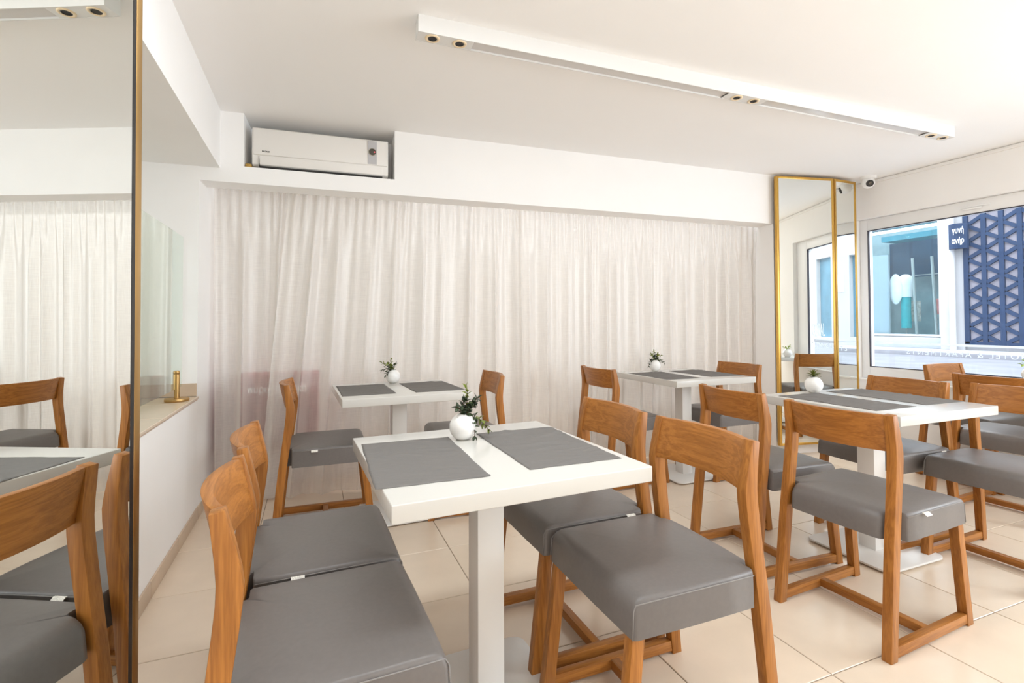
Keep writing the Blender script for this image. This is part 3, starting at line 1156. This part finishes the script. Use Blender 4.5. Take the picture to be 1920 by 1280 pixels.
GR = 'oak dining chairs with grey seats'
CHAIRS = [
    # x, y, angle, label, tag side (0 none, -1 right, 1 left), tag x, scale
    (-0.232, 1.195, 2.4, 'grey seated oak chair nearest the camera, at the left of the front table', 0, 0.2),
    (-0.246, 1.672, 1.5, 'oak chair at the left of the front table, second behind the nearest one', -1, 0.205),
    (-0.199, 3.078, -0.9, 'oak chair seen from the side in front of the red cabinet', -1, 0.21),
    (1.141, 3.062, 177.2, 'oak chair right of the small back left table, seat mostly hidden', 0, 0.2),
    (1.162, 1.705, 180.6, 'oak chair right of the front table, partly tucked under its top', 1, 0.150),
    (1.175, 1.229, 180.2, 'oak chair right of the front table with its whole grey seat showing', 0, 0.2),
    (1.790, 3.10, 2.7, 'oak chair with its back to us left of the table in the back right', 0, 0.2),
    (3.142, 3.00, 180.1, 'oak chair in front of the curtain end, right of the back right table', 0, 0.2),
    (1.783, 1.876, -2.2, 'oak chair left of the four-mat table, farther of the two', 0, 0.2),
    (1.749, 1.316, 3.4, 'oak chair seen whole from behind with a white tag on its seat', -1, 0.205),
    (3.135, 1.80, 178.2, 'oak chair right of the four-mat table near the standing brass mirror', 1, 0.155),
    (3.239, 1.345, 181.8, 'oak chair at the right edge, facing the four-mat table', 0, 0.2),
    (3.600, 1.680, 3.0, 'oak chair behind the right edge one, its back towards us by the window', 0, 0.2),
    (4.365, 2.385, -92.0, 'pale lit oak chair back standing against the window', 0, 0.2),
]
proto = make_chair()
tagm = None
for n, (x, y, a, lab, ts, tx) in enumerate(CHAIRS):
    if n == 0:
        t = proto
    else:
        t = proto.copy()
        C.objects.link(t)
        for ch in list(proto.children):
            if ch.name.startswith('care_tag'):
                continue
            c = ch.copy()
            C.objects.link(c)
            c.parent = t
    t.location = (x, y, 0)
    t.rotation_euler = (0, 0, R(a))
    t['label'] = lab
    t['category'] = 'chair'
    t['group'] = GR
    if ts:
        o = obj('care_tag', tag_mesh(), M_tag, t, loc=(tx, ts * 0.2225, 0.466), rot=(0, 0, 0 if ts > 0 else PI))
        o['label'] = 'small white sewn label'

# ------------------------------------------------------------------ tables
TS, TH, TT = 0.70, 0.738, 0.042


def make_table():
    t = thing('pedestal_table', '', 'table')
    bm = bm_new()
    box(bm, -TS / 2, TS / 2, -TS / 2, TS / 2, TH - TT, TH)
    bevel(bm, 0.003, 3)
    obj('tabletop', bm, M_table, t, smooth=35)
    bm = bm_new()
    box(bm, -0.042, 0.042, -0.042, 0.042, 0.016, TH - TT)
    bevel(bm, 0.003, 2)
    obj('pedestal', bm, M_tleg, t, smooth=35)
    bm = bm_new()
    r, h = 0.045, 0.208
    pts = []
    for cx_, cy_, a0_ in ((h - r, h - r, 0), (-h + r, h - r, 90), (-h + r, -h + r, 180), (h - r, -h + r, 270)):
        for k in range(7):
            a_ = R(a0_ + 15 * k)
            pts.append((cx_ + r * math.cos(a_), cy_ + r * math.sin(a_)))
    prism(bm, pts, 2, 0.008, 0.017)
    bevel(bm, 0.0015, 2, 50)
    obj('base_plate', bm, M_tleg, t, smooth=35)
    bm = bm_new()
    box(bm, -0.09, 0.09, -0.09, 0.09, TH - TT - 0.005, TH - TT)
    obj('mounting_plate', bm, M_tleg, t)
    for a_ in (-1, 1):
        for b_ in (-1, 1):
            bm = bm_new()
            cyl(bm, (a_ * 0.15, b_ * 0.15, 0), (a_ * 0.15, b_ * 0.15, 0.008), 0.014, seg=14)
            obj('foot', bm, M_rub, t)
    return t


TABLES = [
    (0.490, 1.475, 2.6, 'white square pedestal table in front holding two grey placemats'),
    (0.472, 3.075, 2.2, 'white pedestal table at the back left before the curtain'),
    (2.550, 3.030, 0.6, 'white pedestal table at the back right by the curtain'),
    (2.570, 1.680, 0.0, 'white pedestal table on the right set with creased grey placemats'),
    (4.245, 1.500, 0.0, 'white pedestal table beside the window, mostly hidden by chair backs'),
]
tp = make_table()
for n, (x, y, a, lab) in enumerate(TABLES):
    if n == 0:
        t = tp
    else:
        t = tp.copy()
        C.objects.link(t)
        for ch in list(tp.children):
            c = ch.copy()
            C.objects.link(c)
            c.parent = t
    t.location = (x, y, 0)
    t.rotation_euler = (0, 0, R(a))
    t['label'], t['category'], t['group'] = lab, 'table', 'white pedestal tables'


# ------------------------------------------------------------------ placemats
def placemat(cx, cy, ang, label, seed, wx=0.286, wy=0.468, crease=0.0, rough=1.0):
    rnd = random.Random(seed)
    nx, ny = 44, 70
    bumps = [(rnd.uniform(-wx / 2, wx / 2), rnd.uniform(-wy / 2, wy / 2), rnd.uniform(-0.5, 0.5), rnd.uniform(0.03, 0.09), rnd.uniform(0.004, 0.009), rnd.uniform(0.0012, 0.0032) * rough) for _ in range(22)]
    ph = [rnd.uniform(0, 6.3) for _ in range(4)]
    bm = bm_new()

    def hgt(x, y):
        z = 0.0016
        for bx, by, ba, bl, bwid, bh in bumps:
            u = (x - bx) * math.cos(ba) + (y - by) * math.sin(ba)
            v = -(x - bx) * math.sin(ba) + (y - by) * math.cos(ba)
            z += bh * math.exp(-(u / bl) ** 2 - (v / bwid) ** 2)
        if crease:
            z += crease * math.exp(-((y + 0.012 * math.sin(9 * x)) / 0.006) ** 2)
        return z
    top, bot = [], []
    for j in range(ny + 1):
        rt_, rb_ = [], []
        for i in range(nx + 1):
            x = -wx / 2 + wx * i / nx
            y = -wy / 2 + wy * j / ny
            ex = (0.0009 * math.sin(26 * y + ph[0]) + 0.0006 * math.sin(61 * y + ph[1])) if i in (0, nx) else 0
            ey = (0.0011 * math.sin(38 * x + ph[2]) + 0.0009 * math.sin(83 * x + ph[3])) if j in (0, ny) else 0
            z = hgt(x, y)
            edge = min(i, nx - i, j, ny - j)
            if edge == 0:
                z = max(0.0016, z * 0.7)
            elif edge <= 2:
                z += 0.0006
            rt_.append(bm.verts.new((x + ex, y + ey, z)))
            rb_.append(bm.verts.new((x + ex, y + ey, 0.0004)) if edge == 0 else None)
        top.append(rt_)
        bot.append(rb_)
    for j in range(ny):
        for i in range(nx):
            bm.faces.new((top[j][i], top[j][i + 1], top[j + 1][i + 1], top[j + 1][i]))
    for i in range(nx):
        bm.faces.new((bot[0][i], bot[0][i + 1], top[0][i + 1], top[0][i]))
        bm.faces.new((bot[ny][i + 1], bot[ny][i], top[ny][i], top[ny][i + 1]))
    for j in range(ny):
        bm.faces.new((bot[j + 1][0], bot[j][0], top[j][0], top[j + 1][0]))
        bm.faces.new((bot[j][nx], bot[j + 1][nx], top[j + 1][nx], top[j][nx]))
    o = obj('placemat', bm, M_mat, smooth='all', loc=(cx, cy, TH), rot=(0, 0, R(ang)))
    return tag(o, label, 'placemat', 'grey cloth placemats')


def on(tn, lx, ly):
    x, y, a, _ = TABLES[tn]
    a = R(a)
    return x + lx * math.cos(a) - ly * math.sin(a), y + lx * math.sin(a) + ly * math.cos(a)


placemat(0.281, 1.462, -1.2, 'grey cloth placemat on the left half of the front table', 1, 0.284, 0.470)
placemat(0.676, 1.473, 0.4, 'wrinkled grey cloth placemat on the right half of the front table', 2, 0.288, 0.470, rough=1.7)
placemat(*on(1, -0.193, 0.012), 1.5, 'grey placemat on the left of the back left table', 3, 0.286, 0.47)
placemat(*on(1, 0.193, -0.004), 2.6, 'grey placemat right of the vase on the back left table', 4, 0.286, 0.47, rough=1.6)
placemat(*on(2, -0.190, -0.015), -2.0, 'creased grey placemat on the left of the back right table', 5, 0.286, 0.48, crease=0.003)
placemat(*on(2, 0.205, 0.0), -1.0, 'creased grey placemat right of the small vase on the back right table', 6, 0.286, 0.47, crease=0.003)
placemat(*on(3, -0.166, 0.022), 1.0, 'creased grey placemat at the near left of the right hand table', 7, 0.280, 0.49, crease=0.003)
placemat(*on(3, 0.215, 0.035), -1.0, 'creased grey placemat at the far right of the right hand table', 8, 0.286, 0.50, crease=0.003)
placemat(*on(4, -0.17, 0.0), 0.0, 'grey placemat on the half hidden table beside the window', 9)


# ------------------------------------------------------------------ vases and plants
def vase(x, y, label, r=0.0455):
    bm = bm_new()
    prof = [(0, 0.0008), (0.019, 0.0), (0.024, 0.0016)]
    cz = r * 0.90
    for k in range(1, 22):
        a_ = -PI / 2 + 0.62 + (PI - 0.62 - 0.36) * k / 21
        prof.append((r * math.cos(a_), cz + r * math.sin(a_)))
    rr, zz = prof[-1]
    prof += [(rr - 0.0012, zz + 0.0012), (rr - 0.003, zz + 0.0002), (rr - 0.003, zz - 0.01), (rr + 0.012, zz - 0.03), (0, zz - 0.05)]
    lathe(bm, prof, 40)
    o = obj('vase', bm, M_vase, smooth='all', loc=(x, y, TH))
    return tag(o, label, 'vase', 'round white bud vases'), TH + zz


def leaf_mesh(m, ln, wd, cup=0.15, tip=0.5):
    bm = bm_new()
    rows = []
    for k in range(5):
        t = k / 4
        w_ = wd * (math.sin(PI * (0.08 + 0.92 * t) ** tip) if k < 4 else 0.02)
        z = cup * ln * (t - t * t)
        rows.append([bm.verts.new((t * ln, -w_ / 2, z + abs(w_) * 0.15)), bm.verts.new((t * ln, 0, z)), bm.verts.new((t * ln, w_ / 2, z + abs(w_) * 0.15))])
    for a_, b_ in zip(rows, rows[1:]):
        for i in (0, 1):
            bm.faces.new((a_[i], a_[i + 1], b_[i + 1], b_[i]))
    bm.normal_update()
    me = bpy.data.meshes.new('leaf')
    g = bmesh.ops.solidify(bm, geom=bm.faces[:], thickness=ln * 0.035)
    bmesh.ops.recalc_face_normals(bm, faces=bm.faces[:])
    bm.to_mesh(me)
    bm.free()
    me.materials.append(m)
    for p in me.polygons:
        p.use_smooth = True
    return me


def place_leaf(me, parent, p, d, roll, s=1.0):
    o = bpy.data.objects.new('leaf', me)
    C.objects.link(o)
    o.parent = parent
    q = d.to_track_quat('X', 'Z').to_matrix().to_4x4()
    o.matrix_local = Matrix.Translation(p) @ q @ Matrix.Rotation(roll, 4, 'X') @ Matrix.Scale(s, 4)
    return o


def bez(p, n):
    p = [Vector(q) for q in p]
    out = []
    for i in range(n + 1):
        t = i / n
        pts = p[:]
        while len(pts) > 1:
            pts = [a_.lerp(b_, t) for a_, b_ in zip(pts, pts[1:])]
        out.append(pts[0])
    return out


def sprig(root, ctrl, n_pairs, me_list, rnd, size=1.0, start=0.2, stem_r=0.0011):
    pts = bez(ctrl, 12)
    bm = bm_new()
    tube(bm, pts, stem_r, 5)
    st_ = obj('sprig', bm, M_stem, root, smooth='all')
    L = len(pts) - 1
    for k in range(n_pairs):
        t = start + (1 - start) * k / max(1, n_pairs - 1)
        f = t * L
        i = min(int(f), L - 1)
        p = pts[i].lerp(pts[i + 1], f - i)
        d = (pts[i + 1] - pts[i]).normalized()
        a_ = d.orthogonal().normalized()
        ang = k * 1.45 + rnd.uniform(-0.3, 0.3)
        side = (Matrix.Rotation(ang, 3, d) @ a_)
        for sg in (-1, 1):
            dd = (d * rnd.uniform(0.35, 0.75) + side * sg).normalized()
            if k == n_pairs - 1:
                dd = (d + side * sg * 0.45).normalized()
            me = me_list[0] if (t < 0.62 and rnd.random() < 0.85) else me_list[1]
            place_leaf(me, st_, p, dd, rnd.uniform(-0.6, 0.6), size * rnd.uniform(0.8, 1.15) * (1.0 - 0.25 * t))
    return st_


LD = leaf_mesh(M_leafd, 0.0215, 0.0125, 0.2, 0.8)
LG = leaf_mesh(M_leafl, 0.0210, 0.0130, 0.2, 0.8)
LB = leaf_mesh(M_leafb, 0.030, 0.020, 0.25, 0.8)
LS = leaf_mesh(M_leafs, 0.040, 0.0125, 0.3, 0.75)

v1, zt = vase(0.468, 1.652, 'round white ceramic vase on the front table', 0.0455)
pl = thing('boxwood_sprigs', 'dark boxwood sprigs with a drooping twig in the front table vase', 'plant', (0.468, 1.652, zt - 0.012))
rn = random.Random(5)
e = 0.001
for ctrl, npair, ml_ in [
    ([(0, 0, -0.02), (0.004, 0, 0.03), (0.022, -0.004, 0.06), (0.012, 0, 0.096)], 9, (LD, LG)),
    ([(0, 0, -0.02), (0.005, -0.004, 0.02), (0.03, -0.01, 0.05), (0.050, -0.008, 0.062)], 9, (LD, LD)),
    ([(0, 0, -0.02), (0.0, 0.006, 0.02), (0.035, 0.012, 0.038), (0.052, 0.01, 0.048)], 8, (LD, LD)),
    ([(0, 0, -0.02), (-0.004, -0.004, 0.02), (-0.012, -0.01, 0.035), (-0.026, -0.012, 0.036)], 6, (LD, LD)),
    ([(0, 0, -0.02), (-0.002, 0.004, 0.025), (0.0, 0.006, 0.045), (0.004, 0.004, 0.058)], 7, (LD, LD)),
    ([(0, 0, -0.02), (0.006, -0.010, 0.015), (0.020, -0.02, 0.035), (0.034, -0.016, 0.040)], 7, (LD, LD)),
    ([(0, 0, -0.02), (0.018, -0.006, 0.012), (0.060, -0.018, 0.006), (0.078, -0.03, -0.040)], 10, (LD, LG)),
    ([(0, 0, -0.02), (0.012, -0.012, 0.012), (0.036, -0.026, 0.0), (0.030, -0.036, -0.058)], 8, (LD, LD)),
]:
    sprig(pl, ctrl, npair, ml_, rn, 1.25)

v2, zt = vase(0.482, 3.365, 'small round white vase at the back edge of the back left table', 0.046)
pl = thing('boxwood_sprigs', 'boxwood sprigs leaning left out of the back left table vase', 'plant', (0.482, 3.365, zt - 0.012))
for ctrl, npair, ml_ in [
    ([(0, 0, -0.02), (-0.004, 0, 0.02), (-0.02, -0.004, 0.05), (-0.014, 0, 0.075)], 7, (LG, LG)),
    ([(0, 0, -0.02), (-0.006, 0, 0.02), (-0.04, -0.004, 0.045), (-0.072, 0, 0.060)], 8, (LD, LG)),
    ([(0, 0, -0.02), (-0.01, 0, 0.015), (-0.05, -0.01, 0.028), (-0.068, 0, 0.012)], 7, (LD, LD)),
    ([(0, 0, -0.02), (-0.01, -0.01, 0.01), (-0.035, -0.02, 0.012), (-0.048, -0.02, -0.022)], 7, (LD, LD)),
    ([(0, 0, -0.02), (0.002, 0, 0.02), (0.004, 0.004, 0.04), (0.016, 0, 0.048)], 6, (LD, LD)),
    ([(0, 0, -0.02), (-0.004, 0.006, 0.02), (-0.02, 0.008, 0.038), (-0.03, 0.004, 0.05)], 7, (LD, LG)),
]:
    sprig(pl, ctrl, npair, ml_, rn, 1.25)

v3, zt = vase(2.530, 3.335, 'small round white vase at the back edge of the back right table', 0.046)
pl = thing('boxwood_sprigs', 'bushy boxwood sprigs in the back right table vase by the curtain', 'plant', (2.530, 3.335, zt - 0.012))
for ctrl, npair, ml_ in [
    ([(0, 0, -0.02), (0, 0, 0.03), (-0.004, 0, 0.06), (-0.008, 0, 0.085)], 8, (LD, LG)),
    ([(0, 0, -0.02), (0.004, 0, 0.03), (0.03, 0, 0.05), (0.048, -0.01, 0.048)], 7, (LD, LG)),
    ([(0, 0, -0.02), (-0.01, 0, 0.025), (-0.05, 0, 0.03), (-0.066, -0.01, -0.03)], 9, (LD, LD)),
    ([(0, 0, -0.02), (0.012, 0, 0.02), (0.05, -0.01, 0.02), (0.070, -0.02, -0.012)], 8, (LD, LD)),
    ([(0, 0, -0.02), (-0.006, 0, 0.03), (-0.02, 0.004, 0.05), (-0.034, 0, 0.058)], 7, (LG, LG)),
    ([(0, 0, -0.02), (0.004, -0.01, 0.02), (0.01, -0.02, 0.035), (0.014, -0.016, 0.06)], 7, (LD, LG)),
]:
    sprig(pl, ctrl, npair, ml_, rn, 1.25)

v4, zt = vase(2.555, 1.972, 'round white vase on the right hand table before the mirror', 0.046)
pl = thing('succulent', 'green pointed-leaf succulent rosette in the right hand table vase', 'plant', (2.555, 1.972, zt - 0.006))
rn = random.Random(9)
bm = bm_new()
cyl(bm, (0, 0, -0.02), (0, 0, 0.012), 0.006, 0.004, 10)
obj('stem', bm, M_stem, pl)
for ring_, (cnt, el, s_) in enumerate(((9, 8, 0.95), (9, 30, 1.0), (8, 52, 0.95), (5, 74, 0.85))):
    for k in range(cnt):
        a_ = 2 * PI * (k + 0.5 * ring_) / cnt + rn.uniform(-0.15, 0.15)
        ee = R(el + rn.uniform(-6, 6))
        d = Vector((math.cos(a_) * math.cos(ee), math.sin(a_) * math.cos(ee), math.sin(ee)))
        place_leaf(LS, pl, Vector((0, 0, 0.006 + ring_ * 0.003)), d, rn.uniform(-0.2, 0.2), s_)

v5, zt = vase(4.33, 1.80, 'white vase on the window side table, seen only in the brass mirror', 0.046)
pl = thing('leafy_sprigs', 'light green leaves in the vase seen only in the brass mirror', 'plant', (4.33, 1.80, zt - 0.012))
for ctrl in ([(0, 0, -0.02), (0, 0, 0.02), (-0.02, 0.02, 0.03), (-0.05, 0.03, 0.034)], [(0, 0, -0.02), (0, 0, 0.02), (0.02, -0.02, 0.03), (0.04, -0.04, 0.04)], [(0, 0, -0.02), (0, 0, 0.02), (0.006, 0.01, 0.03), (0.01, 0.03, 0.05)]):
    sprig(pl, ctrl, 4, (LB, LB), rn, 0.95, 0.4)

# ------------------------------------------------------------------ the street outside
ZR = 0.56
bm = bm_new()
box(bm, 4.87, 9.2, -16, 16, ZR - 0.15, ZR)
struct(obj('street', bm, M_road))
pv = struct(bobj('pavement', M_pave, (9.32, 10.5, -16, 16, ZR - 0.1, ZR + 0.06)))
struct(bobj('pavement', M_pave, (4.87, 6.1, -16, 16, ZR - 0.1, ZR + 0.012)))
struct(bobj('kerb', M_kerb, (9.2, 9.32, -16, 16, ZR - 0.1, ZR + 0.07), bev=0.01))

# our own building's front above and beside the room
bm = bm_new()
box(bm, XR + 0.12, XR + 0.25, -16, 16, 2.6, 6.5)
box(bm, XR + 0.12, XR + 0.25, 3.6, 16, 0.4, 2.6)
box(bm, XR + 0.12, XR + 0.25, -16, YREAR, 0.4, 2.6)
struct(obj('wall_street', bm, M_facade))

XF = 10.5
FB = ZR + 0.06
bld = thing('shop_building', 'pale street front with a teal shop window and navy lattice across the road', 'building', (0, 0, 0))
bm = bm_new()
SY0, SY1, SZ0, SZ1 = 5.54, 7.30, 0.875, 2.96
FH = 4.6
box(bm, XF, XF + 0.3, SY1, 16, FB, FH)
box(bm, XF, XF + 0.3, SY0, SY1, FB, SZ0)
box(bm, XF, XF + 0.3, SY0, SY1, SZ1, FH)
box(bm, XF, XF + 0.3, 0.9, SY0, FB, FH)
box(bm, XF, XF + 0.3, -0.87, 0.9, FB, 0.8)
box(bm, XF, XF + 0.3, -0.87, 0.9, 2.5, FH)
box(bm, XF, XF + 0.3, -8.3, -0.87, FB, FH)
box(bm, XF, XF + 0.3, -9.1, -8.3, 3.1, FH)
box(bm, XF, XF + 0.3, -16, -9.1, FB, FH)
obj('wall', bm, M_facade, bld)
bobj('shop_door', M_blued, (XF + 0.12, XF + 0.16, -9.1, -8.3, FB, 3.1), bld)
w2 = bobj('window', M_blued, (XF + 0.12, XF + 0.16, -0.87, 0.9, 0.8, 2.5), bld)
bobj('poster', M_whitecl, (XF - 0.01, XF, -1.28, -0.98, 1.74, 2.10), bld)
bobj('poster', M_whitecl, (XF - 0.01, XF, -9.55, -9.27, 1.85, 2.2), bld)
bobj('poster', M_pink, (XF - 0.01, XF, -9.52, -9.30, 1.50, 1.75), bld)
bobj('pilaster', M_pilaster, (XF - 0.10, XF, 5.385, SY0, FB, 3.6), bld, bev=0.01)
bobj('pilaster', M_facade, (XF - 0.05, XF, 5.20, 5.385, FB, 3.6), bld)
bobj('plinth', M_panelg, (XF - 0.06, XF, SY0, 9.0, FB, 0.82), bld, bev=0.01)
# shop window
swf = bobj('window_frame', M_pilaster, (XF - 0.03, XF + 0.05, SY0, SY0 + 0.05, SZ0, SZ1), bld)
bobj('window_frame', M_pilaster, (XF - 0.03, XF + 0.05, SY0, SY1, SZ0 - 0.035, SZ0), bld)
bobj('pane', M_shopglass, (XF + 0.02, XF + 0.026, SY0 + 0.05, SY1, SZ0, SZ1), bld)
bm = bm_new()
box(bm, XF + 1.25, XF + 1.3, SY0 - 1.2, SY1 + 1.2, SZ0 - 0.1, SZ1 + 0.1)
box(bm, XF + 0.3, XF + 1.3, SY0 - 1.25, SY0 - 1.2, SZ0 - 0.1, SZ1 + 0.1)
box(bm, XF + 0.3, XF + 1.3, SY1 + 1.2, SY1 + 1.25, SZ0 - 0.1, SZ1 + 0.1)
box(bm, XF + 0.05, XF + 1.3, SY0 - 1.2, SY1 + 1.2, SZ0 - 0.1, SZ0 - 0.05)
obj('shop_interior', bm, M_tealin, bld)
bobj('upper_wall', M_tealdk, (XF + 0.85, XF + 0.9, SY0 - 1.0, SY1 - 0.35, 2.02, 2.75), bld)
bobj('awning', M_teal, (XF + 0.06, XF + 0.5, SY0 + 0.05, 6.62, 2.70, 2.80), bld)
bobj('shutter_panel', M_panelg, (XF + 0.06, XF + 0.10, 6.50, SY1, SZ0, 2.44), bld)
bobj('shelf_rail', M_metal, (XF + 0.52, XF + 0.54, 5.7, 6.5, 2.02, 2.035), bld)
bobj('display_board', M_tealdk, (XF + 0.95, XF + 0.97, 5.15, 6.1, 0.95, 1.92), bld)
# drain pipe
bm = bm_new()
cyl(bm, (XF - 0.14, 5.325, FB), (XF - 0.14, 5.325, 3.5), 0.045, seg=14)
obj('drain_pipe', bm, M_pilaster, bld, smooth=40)
# lattice screen with its triangles
LYa, LYb, LZa, LZb = 2.9, 5.19, 0.735, 3.02
lat = bobj('lattice_backing', M_lilac, (XF - 0.03, XF - 0.005, LYa, LYb, LZa, LZb), bld)
bw_ = 0.058
S, LV = 0.236, 0.290


def strut(p, q, wdt, front=0.0, name='lattice_bar'):
    (y0, z0), (y1, z1) = p, q
    d = Vector((y1 - y0, z1 - z0))
    ln = d.length
    ang = math.atan2(d.y, d.x)
    bm = bm_new()
    box(bm, -0.035 - front, 0.0, -wdt * 0.2, ln + wdt * 0.2, -wdt / 2, wdt / 2)
    o = obj(name, bm, M_navy, lat)
    o.location = (XF - 0.03, y0, z0)
    o.rotation_euler = (ang, 0, 0)
    return o


for y0, y1, z0, z1 in ((LYb - 0.07, LYb, LZa, LZb), (LYa, LYa + 0.05, LZa, LZb), (LYa, LYb, LZa - 0.02, LZa + 0.03), (LYa, LYb, LZb - 0.05, LZb)):
    bobj('lattice_frame', M_navy, (XF - 0.07, XF - 0.03, y0, y1, z0, z1), lat)
yb = LYb - 0.05
nv = int((yb - LYa) / S)
for k in range(1, nv + 1):
    y = yb - k * S
    strut((y, LZa), (y, LZb), bw_ * 1.15, 0.004)
for k in range(0, nv):
    ya, yc = yb - k * S, yb - (k + 1) * S
    offa = 0 if k % 2 == 0 else LV / 2
    n0 = -1
    while True:
        z = LZa + n0 * LV + offa
        if z > LZb:
            break
        for dz in (LV / 2, -LV / 2):
            p, q = (ya, z), (yc, z + dz)
            if min(p[1], q[1]) > LZa - 0.05 and max(p[1], q[1]) < LZb + 0.02:
                strut(p, q, bw_)
        n0 += 1
# hanging sign
sg = thing('shop_sign', 'navy street sign with white Greek lettering beside the lattice', 'sign', (XF - 0.16, 5.36, 2.37))
bm = bm_new()
n = 10
arc = [(-0.10 * math.sin(PI * k / n), -0.275 * k / n) for k in range(n + 1)]
prism(bm, arc + [(0.06, -0.275), (0.06, 0)], 2, 0, 0.43)
obj('plate', bm, M_navy, sg, smooth=40)
text_obj('lettering', 'γυνή', 0.135, M_white, sg, (-0.103, -0.285, 0.262), (R(90), 0, R(-90)), 'RIGHT', bold=0.003, sx=0.55)
text_obj('lettering', 'ανήρ', 0.135, M_white, sg, (-0.103, -0.285, 0.085), (R(90), 0, R(-90)), 'RIGHT', bold=0.003, sx=0.55)

# dressed shop dummy
mq = thing('mannequin', 'shop dummy in white top and teal skirt behind the shop pane', 'mannequin', (XF + 0.30, 6.33, SZ0 - 0.05))
bm = bm_new()
lathe(bm, [(0, 0), (0.14, 0), (0.14, 0.015), (0.012, 0.02), (0.012, 0.22)], 20)
obj('stand', bm, M_metal, mq, smooth=40)
bm = bm_new()
lathe(bm, [(0.0, 0.16), (0.085, 0.16), (0.08, 0.5), (0.085, 0.80), (0.0, 0.82)], 22)
obj('skirt', bm, M_tealcl, mq, smooth=40)
bm = bm_new()
lathe(bm, [(0, 0.76), (0.10, 0.77), (0.105, 0.9), (0.13, 1.06), (0.11, 1.16), (0.05, 1.21), (0, 1.22)], 22)
obj('top', bm, M_whitecl, mq, smooth=40)
bm = bm_new()
bmesh.ops.create_uvsphere(bm, u_segments=20, v_segments=14, radius=1)
for v in bm.verts:
    v.co = Vector((v.co.x * 0.05 - 0.12, v.co.y * 0.125 + 0.11, v.co.z * 0.30 + 0.93))
obj('sleeve', bm, M_whitecl, mq, smooth='all')
for k, (y, lab) in enumerate(((6.06, 'left leaning metal pole in the shop window'), (5.73, 'right leaning metal pole in the shop window'))):
    bm = bm_new()
    cyl(bm, (XF + 0.10, y - 0.03, SZ0 - 0.05), (XF + 0.16, y + 0.06, 2.33), 0.024, seg=12)
    tag(obj('metal_pole', bm, M_metal, smooth=40), lab, 'pole')
tag(bobj('garment', M_patch, (XF + 0.55, XF + 0.58, 6.22, 6.56, 1.12, 1.52), bev=0.01), 'folded floral garment hanging low behind the shop dummy', 'clothing')
tag(bobj('garment', M_pink, (XF + 0.60, XF + 0.63, 5.90, 6.02, 1.25, 1.55), bev=0.01), 'pink garment behind the left leaning pole in the shop', 'clothing')
